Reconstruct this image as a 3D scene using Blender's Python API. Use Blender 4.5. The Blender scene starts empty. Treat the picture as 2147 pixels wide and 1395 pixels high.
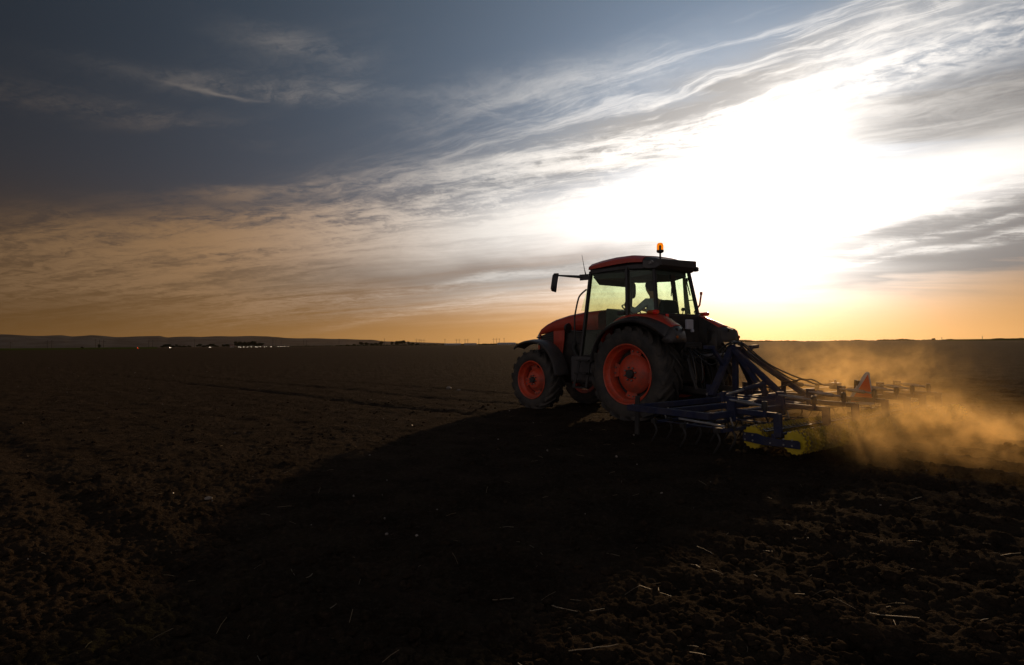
import bpy, bmesh, math, random
import numpy as np
from mathutils import Vector, Matrix
random.seed(7)
R = math.radians
S = bpy.context.scene
COL = S.collection

# ------------------------------------------------------------------ camera
F_PX, PW, PH = 1240.0, 2147.0, 1395.0
PITCH, ROLL, CAM_H = R(1.1), R(0.53), 1.30
cam_d = bpy.data.cameras.new('camera')
cam = bpy.data.objects.new('camera', cam_d); COL.objects.link(cam)
cam_d.sensor_fit = 'HORIZONTAL'; cam_d.sensor_width = 36.0
cam_d.lens = 36.0 * F_PX / PW
cam_d.clip_start = 0.05; cam_d.clip_end = 40000
cam.location = (0, 0, CAM_H)
cam.rotation_mode = 'QUATERNION'
c_r = Vector((math.cos(ROLL), math.sin(ROLL)*math.sin(PITCH), -math.sin(ROLL)*math.cos(PITCH)))
c_f = Vector((0, math.cos(PITCH), math.sin(PITCH)))
c_u = c_r.cross(c_f)
cam.rotation_quaternion = Matrix((c_r, c_u, -c_f)).transposed().to_quaternion()
S.camera = cam

def azel(px, py):
    d = (c_f*F_PX + c_r*(px-PW/2) - c_u*(py-PH/2)).normalized()
    return math.degrees(math.atan2(d.x, d.y)), math.degrees(math.asin(d.z))
def ground_at(px, dist):
    a = R(azel(px, 720)[0])
    return Vector((math.sin(a)*dist, math.cos(a)*dist, 0))

# ------------------------------------------------------------------ view, sampling
S.view_settings.view_transform = 'Standard'
S.view_settings.look = 'None'
S.view_settings.exposure = 0.0
S.view_settings.gamma = 1.0
S.view_settings.use_curve_mapping = False
S.render.engine = 'CYCLES'
S.cycles.use_denoising = True
S.cycles.max_bounces = 8
S.cycles.transparent_max_bounces = 24
S.cycles.volume_bounces = 1
S.cycles.sample_clamp_indirect = 4.0

# ------------------------------------------------------------------ sun + sky
SUN_AZ, SUN_EL = 22.5, 12.2
sun_dir = Vector((math.sin(R(SUN_AZ))*math.cos(R(SUN_EL)), math.cos(R(SUN_AZ))*math.cos(R(SUN_EL)), math.sin(R(SUN_EL))))
sd = bpy.data.lights.new('sun', 'SUN'); sd.energy = 2.0; sd.angle = R(1.2); sd.color = (1.0, 0.63, 0.31)
so = bpy.data.objects.new('sun', sd); COL.objects.link(so)
so.rotation_mode = 'QUATERNION'; so.rotation_quaternion = sun_dir.to_track_quat('Z', 'Y')

class NT:
    def __init__(s, tree): s.t = tree
    def node(s, typ, **kw):
        n = s.t.nodes.new(typ)
        for k, v in kw.items(): setattr(n, k, v)
        return n
    def put(s, sock, v):
        if isinstance(v, bpy.types.NodeSocket): s.t.links.new(v, sock)
        elif v is not None: sock.default_value = v
    def m(s, op, a, b=None, c=None, clamp=False):
        n = s.node('ShaderNodeMath', operation=op, use_clamp=clamp)
        s.put(n.inputs[0], a); s.put(n.inputs[1], b)
        if c is not None: s.put(n.inputs[2], c)
        return n.outputs[0]
    def add(s, *a):
        r = a[0]
        for b in a[1:]: r = s.m('ADD', r, b)
        return r
    def mul(s, *a):
        r = a[0]
        for b in a[1:]: r = s.m('MULTIPLY', r, b)
        return r
    def sub(s, a, b): return s.m('SUBTRACT', a, b)
    def exp(s, a): return s.m('EXPONENT', a)
    def smooth(s, v, lo, hi, a=0.0, b=1.0):
        n = s.node('ShaderNodeMapRange', interpolation_type='SMOOTHSTEP')
        s.put(n.inputs[0], v); s.put(n.inputs[1], lo); s.put(n.inputs[2], hi); s.put(n.inputs[3], a); s.put(n.inputs[4], b)
        return n.outputs[0]
    def mix(s, f, a, b):
        n = s.node('ShaderNodeMix', data_type='RGBA', clamp_factor=True)
        s.put(n.inputs[0], f)
        s.put(n.inputs[6], a if isinstance(a, bpy.types.NodeSocket) else (*a, 1)); s.put(n.inputs[7], b if isinstance(b, bpy.types.NodeSocket) else (*b, 1))
        return n.outputs[2]
    def scale(s, c, f):
        n = s.node('ShaderNodeVectorMath', operation='SCALE')
        s.put(n.inputs[0], c); s.put(n.inputs[3], f); return n.outputs[0]
    def vadd(s, a, b):
        n = s.node('ShaderNodeVectorMath', operation='ADD'); s.put(n.inputs[0], a); s.put(n.inputs[1], b); return n.outputs[0]
    def vmul(s, a, b):
        n = s.node('ShaderNodeVectorMath', operation='MULTIPLY'); s.put(n.inputs[0], a); s.put(n.inputs[1], b); return n.outputs[0]
    def xyz(s, x, y, z):
        n = s.node('ShaderNodeCombineXYZ'); s.put(n.inputs[0], x); s.put(n.inputs[1], y); s.put(n.inputs[2], z); return n.outputs[0]
    def noise(s, v, scale, detail=4, rough=.55, dist=0.0, col=False, lac=2.0):
        n = s.node('ShaderNodeTexNoise'); s.put(n.inputs['Vector'], v)
        n.inputs['Scale'].default_value = scale; n.inputs['Detail'].default_value = detail
        n.inputs['Roughness'].default_value = rough; n.inputs['Distortion'].default_value = dist; n.inputs['Lacunarity'].default_value = lac
        return n.outputs['Color' if col else 'Fac']

W = bpy.data.worlds.new('World'); S.world = W; W.use_nodes = True
wt = W.node_tree; wt.nodes.clear(); w = NT(wt)
tc = w.node('ShaderNodeTexCoord').outputs['Generated']
nv = w.node('ShaderNodeVectorMath', operation='NORMALIZE'); wt.links.new(tc, nv.inputs[0]); D = nv.outputs[0]
sp = w.node('ShaderNodeSeparateXYZ'); wt.links.new(D, sp.inputs[0]); dx, dy, dz = sp.outputs
DEG = 57.29578
az = w.mul(w.m('ARCTAN2', dx, dy), DEG)
el = w.mul(w.m('ARCSINE', dz), DEG)
dt = w.node('ShaderNodeVectorMath', operation='DOT_PRODUCT'); wt.links.new(D, dt.inputs[0]); dt.inputs[1].default_value = sun_dir
ang = w.mul(w.m('ARCCOSINE', w.m('MINIMUM', w.m('MAXIMUM', dt.outputs['Value'], -1), 1)), DEG)
elp = w.m('MAXIMUM', el, 0.0)
dazs = w.m('ABSOLUTE', w.m('WRAP', w.sub(az, SUN_AZ), 180, -180))
# daylight base: the physical sky, scaled down with distance from the sun
nis = w.node('ShaderNodeTexSky', sky_type='NISHITA', sun_disc=False)
nis.sun_elevation = R(SUN_EL); nis.sun_rotation = R(SUN_AZ); nis.air_density = 1.2; nis.dust_density = 1.5; nis.ozone_density = 2.0
lowtint = w.mix(w.smooth(el, 0.0, 15.0), (1.0, .60, .25), (.64, .89, 1.24))
nis_c = w.scale(w.vmul(nis.outputs[0], lowtint), w.add(w.mul(w.exp(w.mul(ang, -1/22.)), .006), .0002))
B = w.add(w.mul(w.exp(w.mul(ang, -1/19.5)), .60), .003)
anti = w.mul(w.smooth(ang, 70, 150), w.exp(w.mul(elp, -1/38.)))
clear = w.vadd(w.scale(lowtint, B), nis_c)
clear = w.vadd(clear, w.scale((.48, .43, .45), anti))
# warm band low over the horizon
hz = w.mul(w.exp(w.mul(elp, -1/6.4)), w.add(w.mul(w.exp(w.mul(dazs, -1/27.)), 1.0), .030))
clear = w.vadd(clear, w.scale((1.0, .47, .12), hz))
# aureole
low = w.smooth(el, 0.0, 6.0)
gcol = w.mix(low, (1.0, .89, .71), (1.0, .97, .93))
ell_a = w.m('SQRT', w.add(w.m('POWER', w.mul(w.m('WRAP', w.sub(az, 24.0), 180, -180), 1/1.55), 2.0), w.m('POWER', w.sub(el, SUN_EL-1.6), 2.0)))
g1 = w.mul(w.exp(w.mul(w.m('POWER', w.mul(ell_a, 1/6.5), 2.0), -1)), 3.4)
g2 = w.mul(w.exp(w.mul(ang, -1/9.0)), .18)
glow = w.scale(gcol, w.add(g1, g2))
# cirrus: streaks on a high layer, drawn out along one wind direction
wd = R(-74)
inv_h = w.m('DIVIDE', 1.0, w.add(w.m('MAXIMUM', dz, 0.0), .11))
ux, uy = w.mul(dx, inv_h), w.mul(dy, inv_h)
along = w.add(w.mul(ux, math.sin(wd)), w.mul(uy, math.cos(wd)))
cross = w.add(w.mul(ux, math.cos(wd)), w.mul(uy, -math.sin(wd)))
warpn = w.noise(w.xyz(w.mul(along, .5), w.mul(cross, .9), 3.1), 1.3, 3, .5)
crossw = w.add(cross, w.mul(w.sub(warpn, .5), .55))
n1 = w.noise(w.xyz(w.mul(along, .42), w.mul(crossw, 2.6), 0.7), 1.5, 9, .60, .25)
n2 = w.noise(w.xyz(w.mul(along, 1.1), w.mul(crossw, 5.0), 5.7), 2.6, 8, .64, .5)
n3 = w.noise(w.xyz(w.mul(along, 2.2), w.mul(crossw, 3.4), 1.7), 4.2, 7, .62, .3)
fib = w.noise(w.xyz(w.mul(along, 1.6), w.mul(w.add(cross, w.mul(w.sub(w.noise(w.xyz(w.mul(along, 1.2), w.mul(cross, 1.2), 8.8), 2.0, 5, .6), .5), .9)), 4.2), 2.2), 3.0, 9, .68, .2)
wd2 = R(-57)
al2 = w.add(w.mul(ux, math.sin(wd2)), w.mul(uy, math.cos(wd2)))
cr2 = w.add(w.mul(ux, math.cos(wd2)), w.mul(uy, -math.sin(wd2)))
cr2 = w.add(cr2, w.mul(w.sub(w.noise(w.xyz(al2, w.mul(cr2, 1.5), 6.0), 1.4, 4, .55), .5), .35))
fan_n = w.add(w.mul(w.noise(w.xyz(w.mul(al2, .55), w.mul(cr2, 5.5), 2.5), 1.6, 9, .66, .15), .7), w.mul(w.noise(w.xyz(w.mul(al2, 2.0), w.mul(cr2, 6.5), 7.7), 2.4, 7, .66, .4), .3))
fan = w.smooth(fan_n, .45, .66)
wisp = w.smooth(w.add(w.mul(n1, .34), w.mul(n2, .20), w.mul(n3, .16), w.mul(fib, .30)), .425, .605)
soft = w.smooth(n1, .30, .68)
pn = w.noise(w.xyz(w.mul(along, 5.0), w.mul(cross, 7.0), 2.2), 3.2, 6, .58, .4)
puff = w.smooth(w.add(w.mul(pn, .6), w.mul(n2, .4)), .38, .66)
w1 = w.sub(w.noise(w.xyz(w.mul(az, .035), w.mul(el, .10), 0), 1.0, 4, .55), .5)
w2 = w.sub(w.noise(w.xyz(w.mul(az, .10), w.mul(el, .34), 9), 1.0, 4, .55), .5)
azw = w.add(az, w.mul(w1, 10)); elw = w.add(el, w.mul(w1, 2.2), w.mul(w2, 2.6))
def blob(px, py, hl, hw, tilt, amp, k=1.0):
    a0, e0 = azel(px, py)
    u = w.sub(azw, a0); v = w.sub(elw, e0)
    c, s = math.cos(R(tilt)), math.sin(R(tilt))
    p = w.add(w.mul(u, c), w.mul(v, s)); q = w.add(w.mul(u, -s), w.mul(v, c))
    la, lb = hl/22.0, hw/22.0
    e = w.add(w.m('POWER', w.m('ABSOLUTE', w.mul(p, 1/la)), 2.4), w.m('POWER', w.m('ABSOLUTE', w.mul(q, 1/lb)), 2.4))
    return w.mul(w.exp(w.mul(e, -1)), amp)
streaky = w.add(
    blob(120, 560, 330, 62, 1, 1.1), blob(520, 500, 330, 50, 8, .85), blob(820, 448, 260, 44, 12, .75),
    blob(1010, 462, 360, 44, 9, 1.1), blob(1180, 335, 330, 26, 6, .70), blob(1400, 300, 300, 26, 13, .45),
    blob(600, 628, 120, 14, 9, .40), blob(900, 605, 380, 10, 9, .38), blob(1010, 632, 330, 9, 9, .40),
    blob(330, 610, 260, 14, 0, .30), blob(1740, 150, 200, 40, 24, .12), blob(1950, 18, 250, 24, 14, .30),
    blob(630, 92, 120, 22, -4, .13), blob(520, 182, 240, 20, 3, .16), blob(640, 140, 150, 60, 16, .05), blob(620, 400, 220, 10, 8, .30),
    blob(180, 225, 250, 26, 0, .14), blob(1130, 200, 260, 50, 8, .14), blob(2060, 385, 230, 30, 12, .8),
    blob(1960, 240, 300, 60, 4, .08), blob(2080, 465, 260, 8, 9, .55), blob(1950, 525, 280, 7, 4, .45), blob(800, 650, 400, 20, 2, .16))
smoothb = w.add(blob(1130, 470, 400, 54, 8, 1.6), blob(180, 555, 420, 66, 0, .30), blob(1150, 618, 300, 44, 5, .55), blob(1590, 570, 210, 80, 0, .9), blob(1620, 300, 170, 60, 20, .7), blob(2040, 355, 260, 42, 8, 1.2), blob(455, 196, 60, 4, -2, .30))
puffy = w.add(blob(2010, 100, 230, 36, 8, .95), blob(1870, 138, 130, 26, 14, .5))
fans = w.add(blob(1500, 215, 520, 90, 15, .62), blob(1250, 190, 300, 60, 12, .30), blob(1740, 140, 300, 80, 22, .62), blob(1980, 30, 260, 40, 16, .55), blob(1980, 250, 320, 80, 6, .22), blob(1100, 330, 360, 40, 9, .45))
thin = w.add(w.mul(fans, w.add(w.mul(fan, .95), .12)), w.mul(streaky, w.add(w.mul(wisp, 1.45), .06)), w.mul(smoothb, w.add(w.mul(soft, .6), .55)), w.mul(puffy, puff))
thin = w.sub(1.0, w.exp(w.mul(thin, -1.25)))
thick = w.add(blob(2020, 240, 330, 74, -3, 1.25), blob(2010, 495, 300, 52, 8, 2.0), blob(1430, 280, 260, 56, 11, 1.3), blob(1650, 150, 420, 60, 12, .45), blob(1990, 560, 320, 50, 3, .5),
              blob(1230, 556, 330, 30, 9, 1.05), blob(800, 560, 260, 26, 4, .40), blob(1330, 265, 330, 48, 12, .42),
              blob(640, 585, 300, 22, 2, .35), blob(1050, 385, 260, 20, 10, .40))
thick = w.m('MINIMUM', w.mul(thick, w.add(w.mul(soft, .75), .55)), .95)
warm = w.m('MAXIMUM', w.mul(w.smooth(ang, 22, 52), w.smooth(el, 24.0, 10.0, .25, 1.0)), w.smooth(el, 6.5, 0.5))
Lc = w.add(w.mul(w.exp(w.mul(ang, -1/21.0)), 2.7), .055)
ccol = w.mix(warm, (1.0, .94, .87), (1.0, .59, .295))
gry = w.mix(warm, (.98, .93, .90), (1.0, .72, .47))
Gc = w.add(w.mul(w.exp(w.mul(ang, -1/30.0)), .46), .01)
sky = w.vadd(clear, glow)
sky = w.mix(thick, sky, w.scale(gry, Gc))
sky = w.mix(thin, sky, w.scale(ccol, Lc))
# below the horizon: dim earth colour
sky = w.mix(w.smooth(el, -1.5, -0.2), (.012, .009, .006), sky)
bg = w.node('ShaderNodeBackground'); wt.links.new(w.scale(sky, 10.0), bg.inputs['Color']); bg.inputs['Strength'].default_value = 0.1
wo = w.node('ShaderNodeOutputWorld'); wt.links.new(bg.outputs[0], wo.inputs['Surface'])
W.cycles.sampling_method = 'MANUAL'; W.cycles.sample_map_resolution = 1024

# ------------------------------------------------------------------ materials
def mat(name, base, rough=.5, metal=0.0, coat=0.0, var=.25, vscale=9.0, dust=0.0, bump=0.0, bscale=60.0, spec=.5, emit=None, es=0.0):
    m = bpy.data.materials.new(name); m.use_nodes = True
    n = NT(m.node_tree); b = m.node_tree.nodes['Principled BSDF']
    co = n.node('ShaderNodeTexCoord').outputs['Object']
    f = n.noise(co, vscale, 6, .6)
    c0 = tuple(x*(1-var) for x in base); c1 = tuple(min(1, x*(1+var)) for x in base)
    c = n.mix(n.smooth(f, .3, .7), c0, c1)
    if dust:
        f2 = n.noise(co, vscale*.45, 7, .68)
        c = n.mix(n.mul(n.smooth(f2, .36, .72), dust), c, (.11, .085, .06))
    n.put(b.inputs['Base Color'], c)
    r = n.m('ADD', n.mul(n.sub(f, .5), .35), rough, clamp=True); n.put(b.inputs['Roughness'], r)
    b.inputs['Metallic'].default_value = metal; b.inputs['Coat Weight'].default_value = coat; b.inputs['Coat Roughness'].default_value = .15
    b.inputs['Specular IOR Level'].default_value = spec
    if bump:
        bn = n.node('ShaderNodeBump'); bn.inputs['Strength'].default_value = bump; bn.inputs['Distance'].default_value = .01
        n.put(bn.inputs['Height'], n.noise(co, bscale, 5, .6)); m.node_tree.links.new(bn.outputs[0], b.inputs['Normal'])
    if emit:
        b.inputs['Emission Color'].default_value = (*emit, 1); b.inputs['Emission Strength'].default_value = es
    return m
M = {}
M['red'] = mat('red_paint', (.52, .050, .022), .45, coat=.12, var=.10, dust=.22)
M['wheel_red'] = mat('wheel_paint', (.68, .066, .020), .55, coat=.05, var=.18, vscale=8, dust=.68)
M['black'] = mat('black_plastic', (.045, .042, .042), .50, dust=.35)
M['matt'] = mat('dark_cast_metal', (.018, .017, .016), .6, dust=.35)
M['frame'] = mat('black_paint', (.022, .020, .019), .38, dust=.15)
M['rubber'] = mat('tyre_rubber', (.030, .028, .025), .78, var=.3, dust=.60, bump=.3, bscale=40)
M['steel'] = mat('worn_steel', (.36, .35, .34), .50, metal=.8, dust=.35)
M['bolt'] = mat('bolt_metal', (.28, .26, .24), .45, metal=.8)
M['blue'] = mat('blue_paint', (.020, .027, .065), .70, var=.18, dust=.40, spec=.2)
M['yellow'] = mat('yellow_paint', (.60, .43, .012), .55, var=.18, dust=.30)
M['yellow_soiled'] = mat('soiled_yellow_paint', (.40, .28, .015), .8, var=.3, vscale=5, dust=1.0)
M['hose'] = mat('hose_rubber', (.018, .017, .016), .42)
M['lamp_red'] = mat('red_lens', (.40, .010, .010), .18, coat=.3, var=.05, emit=(1, .03, .02), es=.05)
M['lamp_amber'] = mat('amber_lens', (.40, .09, .010), .2, coat=.5, var=.05)
M['lens_clear'] = mat('headlamp_lens', (.62, .68, .78), .2, metal=.0, coat=.6, var=.05)
M['white_plastic'] = mat('pale_plastic', (.55, .56, .60), .5, var=.08, dust=.2)
M['sign_red'] = mat('reflex_red', (.95, .10, .02), .4, var=.06, dust=.05)
M['sign_white'] = mat('sign_white', (.62, .58, .52), .5, var=.08, dust=.25)
M['seat'] = mat('seat_fabric', (.03, .032, .036), .85, bump=.2)
M['inside'] = mat('cab_plastic', (.06, .065, .065), .6)
M['blind'] = mat('cab_blind', (.30, .33, .26), .7)
M['skin'] = mat('skin', (.45, .25, .17), .55, var=.06)
M['shirt'] = mat('shirt_cloth', (.42, .47, .55), .85, var=.10, bump=.15)
M['denim'] = mat('trouser_cloth', (.03, .04, .07), .9)
M['hair'] = mat('cap_cloth', (.02, .018, .016), .8)
M['eye'] = mat('eye_white', (.6, .58, .55), .2, var=.03)
M['badge'] = mat('badge_metal', (.60, .58, .55), .4, metal=.2)
M['mirror'] = mat('mirror_glass', (.8, .8, .8), .03, metal=1.0, var=.02)
M['straw'] = mat('dry_straw', (.15, .11, .06), .6, var=.3, vscale=3)
M['stone'] = mat('pale_stone', (.21, .175, .14), .55, var=.2)
M['hill'] = mat('wooded_hill', (.062, .066, .076), 1.0, spec=0.0, var=.3, vscale=.004)  # blue-grey of the distant air is put into the base colour
M['green'] = mat('young_crop', (.040, .055, .014), 1.0, var=.3, vscale=.02, spec=0.0)
M['leaf'] = mat('tree_leaf', (.040, .044, .020), .9, spec=.1, var=.4, vscale=.4)
M['bark'] = mat('tree_bark', (.06, .045, .035), .9)
M['pole'] = mat('pole_wood', (.05, .045, .04), .9)
M['wall_pale'] = mat('render_wall', (.50, .42, .34), .8, vscale=.3)
M['wall_shed'] = mat('shed_sheeting', (.42, .41, .40), .6, vscale=.2)
M['roof_tile'] = mat('roof_tiles', (.22, .10, .06), .8, vscale=.5)
M['car'] = mat('car_paint', (.18, .18, .19), .3, coat=.5, vscale=.5)
M['car_glass'] = mat('car_glass', (.03, .03, .035), .1, vscale=.5)
M['headlight'] = mat('lit_headlight', (.8, .8, .75), .3, emit=(1, .82, .60), es=9, var=.02)
M['taillight'] = mat('lit_taillight', (.6, .02, .02), .3, emit=(1, .05, .02), es=30, var=.02)
M['rut'] = None
for k in ('headlight', 'taillight', 'lamp_red'): M[k].cycles.emission_sampling = 'NONE'

def glass_mat(name, tint, gl=.06, rough=.03):
    m = bpy.data.materials.new(name); m.use_nodes = True; t = m.node_tree; t.nodes.clear(); n = NT(t)
    co = n.node('ShaderNodeTexCoord').outputs['Object']
    d = n.smooth(n.noise(co, 5.0, 7, .7), .42, .75)
    tr = n.node('ShaderNodeBsdfTransparent'); n.put(tr.inputs[0], n.mix(n.mul(d, .30), tint, tuple(x*.85 for x in tint)))
    g = n.node('ShaderNodeBsdfGlossy'); g.inputs['Roughness'].default_value = rough
    df = n.node('ShaderNodeBsdfDiffuse'); df.inputs[0].default_value = (.28, .27, .20, 1)
    fr = n.node('ShaderNodeLayerWeight'); fr.inputs[0].default_value = .5
    mx = n.node('ShaderNodeMixShader'); n.put(mx.inputs[0], n.m('ADD', n.mul(n.m('POWER', fr.outputs['Facing'], 5.0), .5), gl*.35, clamp=True)); t.links.new(tr.outputs[0], mx.inputs[1]); t.links.new(g.outputs[0], mx.inputs[2])
    mx2 = n.node('ShaderNodeMixShader'); n.put(mx2.inputs[0], n.m('ADD', n.mul(d, .05), .02)); t.links.new(mx.outputs[0], mx2.inputs[1]); t.links.new(df.outputs[0], mx2.inputs[2])
    o = n.node('ShaderNodeOutputMaterial'); t.links.new(mx2.outputs[0], o.inputs[0])
    return m
M['glass'] = glass_mat('tinted_cab_glass', (.925, .995, .895))
M['amber'] = glass_mat('amber_dome', (1.0, .50, .02), rough=.1)

# ------------------------------------------------------------------ mesh helpers
class MB:
    def __init__(s): s.v = []; s.f = []
    def add(s, v, f):
        o = len(s.v); s.v += [tuple(p) for p in v]; s.f += [tuple(i+o for i in q) for q in f]; return s
    def box(s, c, d, rot=None):
        x, y, z = d[0]/2, d[1]/2, d[2]/2
        v = [Vector((a*x, b*y, e*z)) for a in (-1, 1) for b in (-1, 1) for e in (-1, 1)]
        if rot is not None: v = [rot @ p for p in v]
        v = [p+Vector(c) for p in v]
        return s.add(v, [(0, 1, 3, 2), (4, 6, 7, 5), (0, 4, 5, 1), (2, 3, 7, 6), (0, 2, 6, 4), (1, 5, 7, 3)])
    def bar(s, p0, p1, wdt, hgt, up=(0, 0, 1)):
        p0, p1 = Vector(p0), Vector(p1); d = p1-p0; L = d.length; x = d.normalized()
        u = Vector(up)
        if abs(x.dot(u)) > .97: u = Vector((1, 0, 0))
        y = u.cross(x).normalized(); z = x.cross(y)
        return s.box((p0+p1)/2, (L, wdt, hgt), Matrix((x, y, z)).transposed())
    def tube(s, pts, r, n=8, caps=True):
        P = [Vector(p) for p in pts]; rs = r if isinstance(r, (list, tuple)) else [r]*len(P)
        o = len(s.v); prev = None
        for i, p in enumerate(P):
            t = (P[min(i+1, len(P)-1)]-P[max(i-1, 0)]).normalized()
            if prev is None: a = t.orthogonal().normalized()
            else: a = (prev-t*prev.dot(t)).normalized()
            prev = a; b = t.cross(a)
            for k in range(n):
                th = 2*math.pi*k/n; s.v.append(tuple(p+(a*math.cos(th)+b*math.sin(th))*rs[i]))
        for i in range(len(P)-1):
            for k in range(n):
                s.f.append((o+i*n+k, o+i*n+(k+1) % n, o+(i+1)*n+(k+1) % n, o+(i+1)*n+k))
        if caps:
            s.f.append(tuple(o+k for k in reversed(range(n)))); e = o+(len(P)-1)*n; s.f.append(tuple(e+k for k in range(n)))
        return s
    def lathe_y(s, prof, n=48, c=(0, 0, 0), a0=0, a1=2*math.pi):
        o = len(s.v); full = abs(a1-a0-2*math.pi) < 1e-6; m = n if full else n+1
        for (r, y) in prof:
            for k in range(m):
                th = a0+(a1-a0)*k/n; s.v.append((c[0]+r*math.cos(th), c[1]+y, c[2]+r*math.sin(th)))
        for i in range(len(prof)-1):
            for k in range(n):
                k2 = (k+1) % m
                s.f.append((o+i*m+k, o+(i+1)*m+k, o+(i+1)*m+k2, o+i*m+k2))
        return s
    def lathe_z(s, prof, n=24, c=(0, 0, 0)):
        o = len(s.v)
        for (r, z) in prof:
            for k in range(n):
                th = 2*math.pi*k/n; s.v.append((c[0]+r*math.cos(th), c[1]+r*math.sin(th), c[2]+z))
        for i in range(len(prof)-1):
            for k in range(n):
                s.f.append((o+i*n+k, o+i*n+(k+1) % n, o+(i+1)*n+(k+1) % n, o+(i+1)*n+k))
        return s
    def loft(s, rings, close=False, caps=False):
        o = len(s.v); n = len(rings[0])
        for r in rings: s.v += [tuple(p) for p in r]
        for i in range(len(rings)-1):
            for k in range(n if close else n-1):
                k2 = (k+1) % n; s.f.append((o+i*n+k, o+i*n+k2, o+(i+1)*n+k2, o+(i+1)*n+k))
        if caps:
            s.f.append(tuple(o+k for k in reversed(range(n)))); e = o+(len(rings)-1)*n; s.f.append(tuple(e+k for k in range(n)))
        return s
    def prism(s, poly, off):
        off = Vector(off); n = len(poly); a = [Vector(p) for p in poly]; b = [p+off for p in a]
        return s.add(a+b, [tuple(reversed(range(n))), tuple(range(n, 2*n))]+[(k, (k+1) % n, n+(k+1) % n, n+k) for k in range(n)])

def obj(name, mb, m, parent=None, bevel=0.0, smooth=False, solid=0.0, label=None, sub=0):
    if isinstance(mb, bpy.types.Mesh): me = mb
    else:
        me = bpy.data.meshes.new(name); me.from_pydata(mb.v, [], mb.f)
        bm = bmesh.new(); bm.from_mesh(me); bmesh.ops.recalc_face_normals(bm, faces=bm.faces); bm.to_mesh(me); bm.free()
        me.materials.append(M[m] if isinstance(m, str) else m)
        if smooth:
            me.polygons.foreach_set('use_smooth', [True]*len(me.polygons))
            me.set_sharp_from_angle(angle=R(38))
    o = bpy.data.objects.new(name, me); COL.objects.link(o)
    if parent: o.parent = parent
    if solid:
        md = o.modifiers.new('solid', 'SOLIDIFY'); md.thickness = solid; md.offset = -1
    if bevel:
        md = o.modifiers.new('bevel', 'BEVEL'); md.width = bevel; md.segments = 2; md.limit_method = 'ANGLE'; md.angle_limit = R(35)
    if sub:
        md = o.modifiers.new('sub', 'SUBSURF'); md.levels = sub; md.render_levels = sub
    if label: o['label'] = label
    return o
def tag(o, label=None, cat=None, group=None, kind=None):
    if label: o['label'] = label
    if cat: o['category'] = cat
    if group: o['group'] = group
    if kind: o['kind'] = kind
    return o
def empty(name, loc, rz, label, cat, group=None):
    o = bpy.data.objects.new(name, None); COL.objects.link(o); o.location = loc; o.rotation_euler = (0, 0, rz); o.empty_display_size = .2
    return tag(o, label, cat, group)
def copy_tree(o, parent=None):
    c = o.copy(); COL.objects.link(c)
    if parent: c.parent = parent
    for ch in list(o.children): copy_tree(ch, c)
    return c

# ------------------------------------------------------------------ ground
rng = np.random.default_rng(3)
TAB = rng.random(65536)
def hsh(ix, iy, k):
    h = (ix.astype(np.int64)*73856093) ^ (iy.astype(np.int64)*19349663) ^ (k*83492791+17)
    h = (h ^ (h >> 13))*1274126177
    return TAB[(h ^ (h >> 16)) & 65535]
def vnoise(x, y, k):
    ix, iy = np.floor(x), np.floor(y); fx, fy = x-ix, y-iy
    fx = fx*fx*(3-2*fx); fy = fy*fy*(3-2*fy)
    a = hsh(ix, iy, k); b = hsh(ix+1, iy, k); c = hsh(ix, iy+1, k); d = hsh(ix+1, iy+1, k)
    return (a*(1-fx)+b*fx)*(1-fy)+(c*(1-fx)+d*fx)*fy
def clods(x, y, cell, k, prob):
    u, v = x/cell, y/cell; iu, iv = np.floor(u), np.floor(v); best = np.zeros_like(x)
    for du in (-1, 0, 1):
        for dv in (-1, 0, 1):
            cx, cy = iu+du, iv+dv
            px = cx+hsh(cx, cy, k); py = cy+hsh(cx, cy, k+1); rr = .25+.55*hsh(cx, cy, k+2)
            ok = hsh(cx, cy, k+3) < prob
            d2 = (u-px)**2*(.7+.6*hsh(cx, cy, k+4))+(v-py)**2
            hgt = np.where(ok, np.sqrt(np.maximum(rr*rr-d2, 0)), 0)
            best = np.maximum(best, hgt)
    return best*cell
def terrain(x, y):
    r = np.hypot(x, y)
    s = x*.683+y*.73; t = -x*.73+y*.683
    h = (vnoise(x/3.1, y/3.1, 1)-.5)*.045
    wob = (vnoise(t/2.3, s/1.2, 2)-.5)*.7
    right = np.clip((x*.85-y*.30+1.2)/3.0, 0, 1)
    h += (.004+.027*right)*np.sin((s+wob)*2*np.pi/.62)*(.3+1.2*vnoise(t/1.1, s/.5, 5))
    h += (vnoise(x/.42, y/.42, 3)-.5)*.020+(vnoise(x/.17, y/.17, 4)-.5)*.020+(vnoise(x/.075, y/.075, 6)-.5)*.013
    for s0, d0 in ((7.66, .05), (1.13, .03), (-.75, .02), (11.6, .035), (9.55, .04)):
        h -= d0*np.exp(-((s+.10*wob-s0)/.18)**2)*np.clip(1-right*1.2, 0, 1)
    amp = .40+.60*right
    xw = x+(vnoise(x/.09, y/.09, 71)-.5)*.07+(vnoise(x/.03, y/.03, 72)-.5)*.022
    yw = y+(vnoise(x/.09, y/.09, 73)-.5)*.07+(vnoise(x/.03, y/.03, 74)-.5)*.022
    h += amp*(clods(xw, yw, .15, 11, .10)*.20+clods(xw, yw, .07, 31, .50)*.34)
    nf = np.clip((11-r)/6, 0, 1)
    h += nf*(clods(xw, yw, .038, 51, .6)*.42+(vnoise(x/.036, y/.036, 7)-.5)*.014+(vnoise(x/.018, y/.018, 8)-.5)*.006)
    return (h-.03)*np.clip((90-r)/60, 0, 1)
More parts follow.
